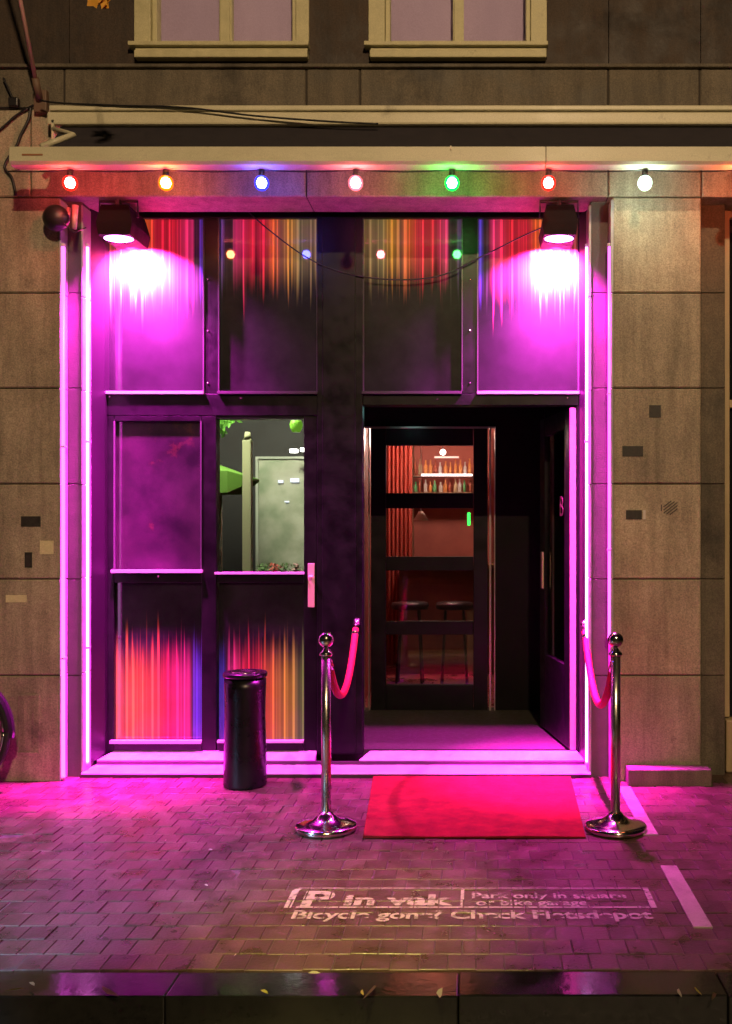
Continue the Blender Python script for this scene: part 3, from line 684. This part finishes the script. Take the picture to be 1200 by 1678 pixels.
# ------------------------------------------------------------ string of coloured bulbs
sb = 277.; YBu = PY(sb)
ls = empty('light_string', (PX(583,sb), YBu, 3.7), 'string of coloured round bulbs hanging under the awning bar', 'string lights')
cols = [('red',(1,.02,.01)),('orange',(1,.22,.0)),('blue',(.03,.05,1)),('pale pink',(1,.18,.25)),('green',(0,1,.12)),('red',(1,.02,.01)),('white',(.75,1,.85)),('orange',(1,.22,.0))]
pos = [115,272,429,583,741,899,1057,1213]
pts = []
for i, px in enumerate([-20]+pos+[1360]):
    x = PX(px, sb); pts.append((x, YBu, 3.700))
    if i < 9:
        nx = PX(([-20]+pos+[1360])[i+1], sb)
        for q in (.25,.5,.75): pts.append((x+(nx-x)*q, YBu, 3.700-.012*math.sin(math.pi*q)))
pts[0] = (-2.7, YBu, 3.70)
MB().tube(pts, .004, 8).build('cable', M_plastic, ls)
for px, (cn, c) in zip(pos, cols):
    x = PX(px, sb); z = 3.622
    m, n_, l_, p_ = newmat('bulb_glass_'+cn.replace(' ','_')); n_.remove(p_)
    tr = n_.new('ShaderNodeBsdfTransparent'); em = n_.new('ShaderNodeEmission'); em.inputs[0].default_value = (*c,1); em.inputs[1].default_value = 1.6
    tr.inputs[0].default_value = (*[.35+.65*v for v in c],1)
    ad = n_.new('ShaderNodeAddShader'); l_.new(tr.outputs[0], ad.inputs[0]); l_.new(em.outputs[0], ad.inputs[1]); l_.new(ad.outputs[0], n_['Material Output'].inputs[0])
    r = .043
    b = MB().lathe([(r*math.sin(R(a)), -r*math.cos(R(a))*1.05) for a in range(0,150,12)]+[(.013,.044)], (x,YBu,z), 24).build('bulb', m, ls)
    b['label'] = cn+' bulb'
    MB().lathe([(0,-.031),(.022,-.023),(.031,0),(.022,.023),(0,.031)], (x,YBu,z), 16).build('glowing_core', emis('core_'+cn.replace(' ','_'), tuple(.22+.78*v for v in c), 140), b)
    MB().lathe([(0,.072),(.017,.072),(.019,.04),(.014,.034),(0,.034)], (x,YBu,z), 16).build('socket', M_plastic, b)

# ------------------------------------------------------------ magenta wall washers
def washer(x, label, sgn):
    f = empty('flood_lamp', (x, 6.165, 3.42), label, 'lamp', 'magenta flood lamps in the top corners')
    mb = MB()
    zt, zb = 3.60, 3.41; y = 6.165
    a = [(x-.085,y-.07,zt),(x+.085,y-.07,zt),(x+.085,y+.24,zt),(x-.085,y+.24,zt)]
    mid = [(x-.112,y-.085,zb+.08),(x+.112,y-.085,zb+.08),(x+.112,y+.265,zb+.08),(x-.112,y+.265,zb+.08)]
    b = [(x-.10,y-.08,zb),(x+.10,y-.08,zb),(x+.10,y+.255,zb),(x-.10,y+.255,zb)]
    mb.poly(a)
    for i in range(4):
        j = (i+1) % 4; mb.poly([a[i],mid[i],mid[j],a[j]]); mb.poly([mid[i],b[i],b[j],mid[j]])
    mb.poly(b[::-1])
    mb.build('housing', noisy('flood_housing', (.006,.004,.005), (.01,.007,.008), 12, spec=.1), f, True)
    mb = MB(); mb.box(x-.012,x+.012,y-.02,y+.02,zt,3.655); mb.tube([(x-.12,y,zt-.06),(x-.12,y,zt+.04),(x+.12,y,zt+.04),(x+.12,y,zt-.06)],.008); mb.build('bracket', M_plastic, f)
    MB().lathe([(0,-.016),(.05,-.015),(.09,-.004),(.09,0),(0,0)], (x,y,zb-.002), 24, Matrix.Scale(.8,4,(0,1,0))).build('lens', emis('magenta_lens', (1,.25,1), 14), f)
    lamp('flood_light', 'AREA', (x, y, zb-.02), (x, y+.6, 0), (1,.018,.82), 270, shape='DISK', size=.13, spread=R(100))
    lamp('flood_light_rear', 'AREA', (x, y+.19, zb-.02), (x, y+3.6, 0), (1,.085,.9), 300, shape='DISK', size=.07, spread=R(136))
    lamp('flood_beam', 'SPOT', (x, y, zb-.03), (x, y+.02, 0), (1,.012,.78), 10500, spot_size=R(33), spot_blend=1, shadow_soft_size=.06)
washer(-2.255, 'magenta flood lamp in the left top corner of the shop front', -1)
washer(.525, 'magenta flood lamp in the right top corner of the shop front', 1)

# ------------------------------------------------------------ light tubes down the jambs
def tube_light(x, y, z0, z1, rad, c, e, label):
    t = empty('light_tube', (x, y, z0), label, 'light tube', 'magenta light tubes on the jambs')
    MB().cyl((x,y,z0),(x,y,z1),rad,12).build('tube', emis('tube_glow', c, e), t)
    for zz in (z0-.02, z1):
        MB().cyl((x,y,zz),(x,y,zz+.02),rad*1.15,12).build('end_cap', M_white, t)
    for q in (.22, .62):
        zc = z0+(z1-z0)*q; MB().box(x-rad*1.25,x+rad*1.25,y-rad*1.2,y+rad*1.6,zc,zc+.014,.002).build('clip', M_white, t)
tube_light(-2.585, 6.112, .03, 3.34, .014, (1,.16,.97), 2.4, 'magenta light tube on the outer edge of the left jamb')
tube_light(PX(143.5,255), 6.262, .08, 3.38, .015, (1,.4,1), 4, 'white hot magenta light tube on the inner edge of the left jamb')
tube_light(PX(962,255), 6.262, .08, 3.38, .012, (1,.38,1), 4, 'white hot magenta light tube on the inner edge of the right jamb')
tube_light(.837, 6.112, .9, 3.34, .011, (1,.16,.97), 2.4, 'magenta light tube on the outer edge of the right jamb')

# ------------------------------------------------------------ stanchions and ropes
def lathe_obj(prof, c, name, mat, parent): return MB().lathe(prof, c, 48).build(name, mat, parent)
def stanchion(x, label):
    y = 5.12; r = empty('rope_post', (x, y, 0), label, 'rope post', 'rope posts beside the red carpet')
    z = .004
    lathe_obj([(0,0),(.155,0),(.162,.008),(.162,.022),(.156,.03),(.12,.037),(.07,.052),(.04,.078),(.028,.095),(0,.095)], (x,y,z), 'base', M_chrome, r)
    lathe_obj([(0,.09),(.0255,.09),(.0255,.915),(0,.915)], (x,y,z), 'pole', M_brushed, r)
    lathe_obj([(0,.91),(.034,.91),(.036,.918),(.034,.926),(.024,.934),(.012,.95),(.009,.96),(0,.96)], (x,y,z), 'collar', M_chrome, r)
    rr = .041
    lathe_obj([(0,.952)]+[(rr*math.sin(R(a)), .993-rr*math.cos(R(a))) for a in range(12,180,8)]+[(0,.993+rr)], (x,y,z), 'ball', M_chrome, r)
    MB().torus((x, y+.045, .925), .016, .004, 'Y').build('ring', M_chrome, r)
stanchion(-.785, 'polished steel rope post on the left of the red carpet')
stanchion(.733, 'polished steel rope post on the right of the red carpet')
def rope(x0, y0, z0, x1, y1, z1, sag, label):
    g = empty('velvet_rope', (x1, y1, z1), label, 'rope', 'red velvet ropes')
    pts = []
    for i in range(33):
        t = i/32; u = .03+t*.94
        pts.append((x0+(x1-x0)*u, y0+(y1-y0)*u, z0+(z1-z0)*u - sag*(1-(2*u-1)**2)**1.0))
    MB().tube(pts, .0215, 14).build('rope', M_rope, g)
    a, b = Vector(pts[0]), Vector((x0,y0,z0)); c, d = Vector(pts[-1]), Vector((x1,y1,z1))
    for p, q in ((a,b),(c,d)):
        dr = (q-p).normalized()
        MB().cyl(p-dr*.05, p+dr*.02, .025, 14, .016).build('end_cap', M_chrome, g)
        mb = MB(); mb.tube([p+dr*.018, q], .006); mb.build('hook', M_chrome, g)
for nm, xx, yy in (('left', -.79, 6.478), ('right', .708, 6.352)):
    tag(MB().lathe([(0,0),(.026,0),(.026,.008),(.012,.012),(.009,.03),(0,.03)], (xx, yy+.004, .955), 20, Matrix.Rotation(R(90),4,'X')).build('wall_eye', M_chrome, bld), 'steel eye plate holding the '+nm+' rope')
rope(-.785, 5.165, .905, -.79, 6.455, .955, .33, 'red velvet rope from the left post to the shop front')
rope(.735, 5.165, .905, .705, 6.34, .955, .38, 'red velvet rope from the right post to the door jamb')

# ------------------------------------------------------------ carpet, bin
mb = MB(); nx, ny = 30, 30
c0 = [(-.574,4.972),(.559,4.972),(.5975,6.165),(-.648,6.165)]
grid = []
for j in range(ny+1):
    row = []
    for i in range(nx+1):
        u, v = i/nx, j/ny
        x = (c0[0][0]*(1-u)+c0[1][0]*u)*(1-v)+(c0[3][0]*(1-u)+c0[2][0]*u)*v; y = c0[0][1]*(1-v)+c0[2][1]*v
        row.append(mb.bm.verts.new((x, y, .014+.0012*math.sin(x*9+y*5)+random.uniform(-.0004,.0004))))
    grid.append(row)
for j in range(ny):
    for i in range(nx): mb.bm.faces.new((grid[j][i],grid[j][i+1],grid[j+1][i+1],grid[j+1][i]))
edge = [grid[0][i] for i in range(nx+1)]+[grid[j][nx] for j in range(1,ny+1)]+[grid[ny][i] for i in range(nx-1,-1,-1)]+[grid[j][0] for j in range(ny-1,0,-1)]
low = [mb.bm.verts.new((v.co.x, v.co.y, .004)) for v in edge]
for i in range(len(edge)):
    j = (i+1) % len(edge); mb.bm.faces.new((edge[i],low[i],low[j],edge[j]))
tag(mb.build('red_carpet', M_carpet), 'red carpet laid on the paving between the rope posts', 'carpet')

bx, by = PX(403,266), 6.0
bn = empty('ashtray_bin', (bx, by, 0), 'black waisted standing ash bin in front of the left shop window', 'bin')
MB().lathe([(0,.004),(.128,.004),(.131,.012),(.131,.03),(.129,.15),(.1255,.3),(.122,.42),(.1235,.52),(.126,.6),(.127,.655),(0,.655)], (bx,by,0), 56).build('body', M_bin, bn)
MB().lathe([(.114,.655),(.114,.668),(.132,.67),(.134,.688),(.129,.697),(.10,.698),(.095,.684),(0,.684)], (bx,by,0), 56).build('lid', M_bin, bn)
MB().lathe([(0,.686),(.085,.686),(.088,.702),(.08,.704),(.07,.692),(0,.691)], (bx,by,0), 32).build('ash_tray', M_chrome, bn)

# ------------------------------------------------------------ markings on the paving
m, n_, l_, p_ = newmat('worn_marking_paint'); mo = n_['Material Output']
tc = n_.new('ShaderNodeTexCoord')
nz = n_.new('ShaderNodeTexNoise'); nz.inputs['Scale'].default_value = 22; nz.inputs['Detail'].default_value = 6; l_.new(tc.outputs['Object'], nz.inputs[0])
rp = n_.new('ShaderNodeValToRGB'); rp.color_ramp.elements[0].position = .25; rp.color_ramp.elements[1].position = .52; l_.new(nz.outputs['Fac'], rp.inputs[0])
p_.inputs['Base Color'].default_value = (.55,.45,.42,1); p_.inputs['Roughness'].default_value = .55
mp = n_.new('ShaderNodeMapping'); mp.inputs['Location'].default_value = (-BX0, -BY0, 0); l_.new(tc.outputs['Object'], mp.inputs[0])
bk = n_.new('ShaderNodeTexBrick'); bk.offset = .5; bk.offset_frequency = 2; bk.inputs['Scale'].default_value = 1; bk.inputs['Brick Width'].default_value = BW; bk.inputs['Row Height'].default_value = BR
bk.inputs['Mortar Size'].default_value = .003; bk.inputs['Mortar Smooth'].default_value = 0; l_.new(mp.outputs[0], bk.inputs['Vector'])
al = math_(n_, l_, 'MULTIPLY', math_(n_, l_, 'MULTIPLY', rp.outputs[0], .62), math_(n_, l_, 'SUBTRACT', 1, bk.outputs['Fac']))
l_.new(al, p_.inputs['Alpha']); M_mark = m
def text_mesh(txt, size, xscale, loc, bold=0):
    t = bpy.data.curves.new('t', 'FONT'); t.body = txt; t.size = size; t.offset = bold
    o = bpy.data.objects.new('t', t); col.objects.link(o); bpy.context.view_layer.update()
    me = bpy.data.meshes.new_from_object(o.evaluated_get(bpy.context.evaluated_depsgraph_get())); bpy.data.objects.remove(o)
    w = max(v.co.x for v in me.vertices)-min(v.co.x for v in me.vertices)
    me.transform(Matrix.Translation(loc) @ Matrix.Diagonal((xscale/w if xscale else 1, 1, 1, 1)))
    return me
mk = empty('pavement_marking', (0, 4.1, .0055), 'pale stencilled bicycle parking notice painted on the paving', 'ground marking')
def GY(py): return 1.6*1600/(py-860)
def GX(px, py): return (px-780)*1.6/(py-860)
zt = .0062
yt, yb2 = GY(1457), GY(1490)
specs = [('Bicycle gone? Check Fietsdepot', .115, 1.47, (-.755, GY(1507.5), zt), .003),
         ('Park only in square', .085, .66, (-.02, GY(1474), zt), .0015), ('or bike garage', .085, .47, (.0, GY(1485.5), zt), .0015),
         ('P', .235, .13, (-.745, GY(1487), zt), .008), ('in vak', .16, .46, (-.56, GY(1485), zt), .006)]
for tx, sz, w, loc, bold in specs:
    me = text_mesh(tx, sz, w, loc, bold); me.materials.append(M_mark)
    o = bpy.data.objects.new('lettering', me); col.objects.link(o); o.parent = mk; o.matrix_parent_inverse = root_inv(mk)
mb = MB()
def flat(x0,x1,y0,y1): mb.poly([(x0,y0,zt),(x1,y0,zt),(x1,y1,zt),(x0,y1,zt)])
xl, xr = -.80, .755
flat(xl+.05, xr-.03, yt-.014, yt); flat(xl+.05, xr-.03, yb2, yb2+.014)
mb.poly([(xl,yb2,zt),(xl+.03,yb2,zt),(xl+.03,yt-.03,zt),(xl+.05,yt,zt),(xl+.02,yt,zt),(xl,yt-.03,zt)])
flat(xr-.026, xr, yb2, yt)
flat(-.065,-.05,yb2+.014,yt-.014)
mb.build('border', M_mark, mk)
# pale paver strip and painted bar at the right
mb = MB(); mb.box(.862,.94,3.872,4.57,-.01,.0065,.002)
tag(mb.build('paving_bar', M_tilestrip), 'pale straight bar set in the paving right of the stencilled notice', 'ground marking')
mb = MB(); mb.box(.862,.94,5.03,5.32,-.01,.0062,.002); mb.box(.864,.94,5.326,5.66,-.01,.0062,.002); mb.box(.864,.94,5.666,5.95,-.01,.0064,.002)
tag(mb.build('paving_band', M_tilestrip), 'pale paver band running from the right rope post toward the wall', 'ground marking')

# ------------------------------------------------------------ things on the walls
def sticker(x0,x1,y0,y1,s,mat,label,yp=YA,group=None,rot=0):
    mb = MB(); xa,xb,za,zb = PX(x0,s),PX(x1,s),PZ(y1,s),PZ(y0,s); cx,cz = (xa+xb)/2,(za+zb)/2
    mb.box(xa,xb,yp-.0035,yp+.003,za,zb)
    if rot: bmesh.ops.rotate(mb.bm, cent=(cx,yp,cz), matrix=Matrix.Rotation(R(rot),3,'Y'), verts=mb.bm.verts)
    return tag(mb.build('sticker', mat), label, 'sticker', group)
sticker(1020,1054,731,748,A,M_sticker,'dark oblong sticker on the right pillar, above the white edged one')
sticker(1026,1052,836,851,A,M_sticker,'dark green sticker with a white edge on the right pillar')
sticker(1054,1058,836,851,A,M_white,'thin white strip beside the dark green sticker on the right pillar')
sticker(1064,1083,664,684,A,M_sticker,'small square brown sticker high on the right pillar')
sticker(35,67,846,863,A,M_sticker,'dark oblong sticker on the left wall')
sticker(66,88,886,908,A,M_sticker2,'pale square sticker with a torn lower edge on the left wall')
sticker(41,53,905,930,A,M_sticker,'narrow upright black sticker on the left wall')
sticker(10,44,975,987,A,M_sticker2,'pale yellow oblong sticker on the lower left wall')
mb = MB()
for q in range(5):
    d = q*.012-.024; cx, cz = PX(1099,A), PZ(832,A)
    mb.box(cx-.055+abs(d), cx+.055-abs(d), YA-.0032, YA+.002, cz+d*1.3-.003, cz+d*1.3+.003)
bmesh.ops.rotate(mb.bm, cent=(PX(1099,A),YA,PZ(832,A)), matrix=Matrix.Rotation(R(-38),3,'Y'), verts=mb.bm.verts)
mb.box(cx-.06,cx-.054,YA-.003,YA+.002,cz-.02,cz+.02); tag(mb.build('graffiti_tag', plain('grey_spray', (.07,.055,.05), .7)), 'grey diamond shaped scribble sprayed on the right pillar', 'graffiti')

# security camera and brackets at the top left
sc = empty('security_camera', (PX(90,268), 5.97, PZ(355,268)), 'dark round camera with two pale fittings at the top left of the entrance', 'camera')
cx, cz = PX(88,268), PZ(354,268)
MB().lathe([(0,-.05),(.05,-.04),(.078,-.01),(.08,.02),(.05,.05),(.03,.12),(0,.12)], (cx, 6.0, cz), 28, Matrix.Rotation(R(-90),4,'X')).build('dome', M_plastic, sc)
mb = MB(); mb.cyl((PX(115,265),6.02,PZ(342,265)),(PX(113,265),6.02,PZ(366,265)),.012); mb.cyl((PX(128,265),6.0,PZ(340,265)),(PX(126,265),6.0,PZ(378,265)),.02,16,.014)
mb.build('bracket', plain('pale_fitting', (.5,.38,.33), .5), sc)
mb = MB(); mb.tube([(PX(100,265),6.0,PZ(350,265)),(PX(112,265),5.98,PZ(372,265)),(PX(126,265),6.0,PZ(384,265)),(PX(140,265),6.05,PZ(372,265))],.004); mb.build('lead', M_plastic, sc)

# flag pole in its bracket
fp = empty('flag_pole', (PX(63,265), YA, PZ(160,265)), 'pink leaning flag pole in a wall bracket at the top left', 'flag pole')
a = Vector((PX(64,265), 6.02, PZ(150,265))); b = Vector((PX(22,285), PY(285), PZ(-60,285)))
MB().cyl(a, a+(b-a)*2.2, .0125, 14).build('pole', M_pink, fp)
mb = MB(); mb.cyl(a-(b-a).normalized()*.06, a+(b-a).normalized()*.07, .022, 14); mb.box(a.x-.04,a.x+.04,6.05,YA-.001,a.z-.12,a.z+.02,.006)
mb.build('bracket', plain('rusty_bracket', (.15,.09,.06), .6), fp)

# cables
def wire(pl_, r, label, name='cable', cat='cable', grp='black cables on the upper left wall'):
    # smooth catmull-rom through the given points
    P = [Vector(p) for p in pl_]; P = [P[0]]+P+[P[-1]]; out = []
    for i in range(1, len(P)-2):
        for k in range(8):
            t = k/8; p0,p1,p2,p3 = P[i-1:i+3]
            out.append(.5*((2*p1)+(-p0+p2)*t+(2*p0-5*p1+4*p2-p3)*t*t+(-p0+3*p1-3*p2+p3)*t**3))
    out.append(P[-2])
    return tag(MB().tube(out, r, 8).build(name, M_plastic), label, cat, grp)
def Q(px, py, y): s = 1600/y; return (PX(px,s), y, PZ(py,s))
yw = YA-.014
wire([Q(6,128,yw),Q(16,150,yw),Q(26,170,yw),Q(40,178,yw),Q(62,170,yw-.01)], .007, 'short black cable running up left from the flag pole bracket')
wire([Q(-60,178,yw),Q(0,177,yw),Q(26,176,yw)], .006, 'black cable running level along the stone joint at the left edge')
wire([Q(-60,262,yw),Q(0,213,yw),Q(26,190,yw),Q(46,178,yw)], .008, 'black cable slanting down to the left edge')
wire([Q(50,176,yw),Q(47,196,yw),Q(34,222,yw),Q(27,240,yw),Q(8,272,yw),Q(20,292,yw),Q(26,320,yw)], .009, 'thick black cable bending down behind the end of the awning bar')
o = MB().box(*[PX(v,A) for v in (18,34)], YA-.04, YA-.001, PZ(178,A), PZ(163,A), .008).build('junction_box', M_plastic); tag(o, 'small black junction box on the left wall beside the flag pole', 'box')
wire([Q(66,164,5.97),Q(100,169,5.96),Q(200,173,5.955),Q(300,176,5.95),Q(420,190,5.95),Q(540,199,5.945),Q(620,203,5.945)], .006, 'long black cable sagging across the cream awning cassette', grp=None)
wire([Q(405,345,6.482),Q(440,376,6.482),Q(500,420,6.482),Q(560,446,6.482),Q(640,458,6.482),Q(720,452,6.482),Q(790,420,6.482),Q(850,390,6.482),Q(890,372,6.482)], .0045, 'thin dark cable sagging across the printed upper panes', grp=None)

# yellow leaves on a twig at the top left
tw = empty('leafy_twig', Q(165,-10,5.0), 'orange yellow leaf cluster hanging at the top edge left of the window', 'twig')
MB().tube([Q(150,-60,5.1),Q(158,-25,5.05),Q(164,2,5.0)], .005).build('stem', plain('bark', (.05,.035,.02), .8), tw)
mb = MB()
for q in range(16):
    p = Vector(Q(random.uniform(150,174), random.uniform(-14,9), 5.0+random.uniform(-.05,.05)))
    e = Vector((random.gauss(0,1), random.gauss(0,.5), random.gauss(0,1))).normalized()*.035; f = e.cross(Vector((0,1,.3))).normalized()*.02
    mb.poly([p-e, p-e*.3+f, p+e, p-e*.3-f])
mb.build('leaves', plain('autumn_leaf', (.55,.27,.02), .6), tw)

# ------------------------------------------------------------ bicycle at the left edge
bk_ = empty('bicycle', (-3.6, 5.9, 0), 'dark parked bicycle with only its rear wheel in view at the left edge', 'bicycle')
cx, y, r = -3.148, 5.86, .355
def wheel(cx):
    w = MB().torus((cx,y,r), r-.02, .021, 'Y', n=64).build('wheel', M_rubber, bk_)
    MB().torus((cx,y,r), r-.043, .011, 'Y', n=64).build('rim', M_chrome, w)
    mb = MB(); mb.cyl((cx,y-.045,r),(cx,y+.045,r),.018)
    for i in range(28):
        a = 2*math.pi*i/28+(.12 if i % 2 else -.12); a2 = 2*math.pi*i/28; mb.cyl((cx+.016*math.cos(a),y+(.03 if i%2 else -.03),r+.016*math.sin(a)),(cx+(r-.045)*math.cos(a2),y,r+(r-.045)*math.sin(a2)),.0013,6)
    mb.build('spoke', M_chrome, w)
wheel(cx); wheel(cx-1.08)
def fender(cx, a0, a1):
    mb = MB(); pr = None
    for i in range(33):
        a = R(a0+(a1-a0)*i/32); ro = r+.018
        sec = [(cx+(ro+dz)*math.cos(a), y+dy, r+(ro+dz)*math.sin(a)) for dy, dz in ((-.03,-.014),(-.018,.002),(0,.007),(.018,.002),(.03,-.014))]
        if pr:
            for q in range(4): mb.poly([pr[q],pr[q+1],sec[q+1],sec[q]])
        pr = sec
    for f in mb.bm.faces: f.smooth = True
    mb.build('mudguard', plain('dark_gloss', (.03,.025,.03), .15, .5), bk_)
fender(cx, -5, 150); fender(cx-1.08, 30, 190)
mb = MB(); bb = (cx-.45,y,.29); st = (cx-.62,y,.86); hd = (cx-.92,y,.86); hd2=(cx-.95,y,.72)
for a, b, q in ((bb,st,.017),(bb,hd2,.017),(st,hd,.015),((cx,y,r),bb,.010),((cx,y,r),(st[0]+.02,y,.8),.009),(hd,hd2,.02)): mb.cyl(a,b,q)
mb.build('frame', plain('bike_paint', (.015,.015,.02), .3), bk_)
mb = MB(); mb.cyl(hd2,(cx-1.08,y-.05,r),.012); mb.cyl(hd2,(cx-1.08,y+.05,r),.012); mb.build('fork', M_plastic, bk_)
mb = MB(); mb.cyl(hd,(hd[0]+.03,y,1.05),.012); mb.tube([(hd[0]+.18,y-.28,1.08),(hd[0]+.05,y-.22,1.1),(hd[0]+.03,y,1.06),(hd[0]+.05,y+.2,1.1),(hd[0]+.18,y+.22,1.08)],.012); mb.build('handlebar', M_chrome, bk_)
mb = MB(); mb.box(st[0]-.12,st[0]+.12,y-.07,y+.07,.93,.985,.03); mb.cyl(st,(st[0],y,.94),.013); mb.build('saddle', M_plastic, bk_)
mb = MB(); mb.poly([(cx+.03,y-.05,r+.03),(cx+.20,y-.045,r-.10),(cx+.245,y-.045,r+.05),(cx+.235,y-.045,r+.13),(cx+.18,y-.045,r+.19),(cx+.03,y-.05,r+.24)])
bmesh.ops.solidify(mb.bm, geom=mb.bm.faces[:], thickness=.003)
mb.build('coat_guard', plain('pale_guard', (.4,.3,.28), .5), bk_)
mb = MB(); mb.box(cx-.2,cx+.12,y-.07,y+.07,.79,.802,.004); mb.cyl((cx,y-.06,r),(cx-.02,y-.06,.79),.006); mb.cyl((cx,y+.06,r),(cx-.02,y+.06,.79),.006); mb.build('luggage_rack', M_plastic, bk_)

# ------------------------------------------------------------ litter along the kerb
lf = plain('fallen_leaf_brown', (.12,.09,.02), .5); lf2 = plain('fallen_leaf_pale', (.5,.46,.36), .5); lf3 = plain('fallen_leaf_yellow', (.45,.42,.05), .45)
names = ['near the left end of the kerb','at the kerb edge below the bin','in the middle of the kerb edge','at the kerb edge under the notice','right of the middle on the kerb edge','toward the right end of the kerb','at the right end of the kerb']
for k, (px, py, ww, mt) in enumerate(((25,1627,.03,lf3),(182,1630,.055,lf),(52,1618,.02,lf2),(433,1631,.02,lf3),(605,1631,.05,lf),(723,1633,.035,lf2),(1115,1633,.03,lf2),(1145,1630,.03,lf3),(595,1632,.02,lf3),(1168,1638,.03,lf),(345,1396,.012,lf2),(272,1381,.012,lf2),(338,1455,.013,lf2),(385,1570,.012,lf2),(515,1600,.022,lf2))):
    s = (py-860)/1.6; p = Vector((PX(px,s), 1600/s, .012)); a = random.uniform(0,6.28); tilt = random.uniform(.2,.9)
    e = Vector((math.cos(a), math.sin(a), 0))*ww; f = Vector((-math.sin(a), math.cos(a), tilt)).normalized()*ww*.45
    mb = MB(); n = [p-e, p-e*.4+f, p+e*.4+f*.8, p+e*1.1, p+e*.4-f*.2, p-e*.4-f*.25]
    mb.poly([n[0],n[1],n[2],n[3]]); mb.poly([n[0],n[3],n[4],n[5]])
    bmesh.ops.solidify(mb.bm, geom=mb.bm.faces[:], thickness=.001)
    tag(mb.build('fallen_leaf', mt), 'small fallen leaf lying on wet ground '+('by the kerb' if py > 1590 else 'on the brick paving'), 'leaf', 'leaves lying '+('by the kerb' if py > 1590 else 'on the paving'))
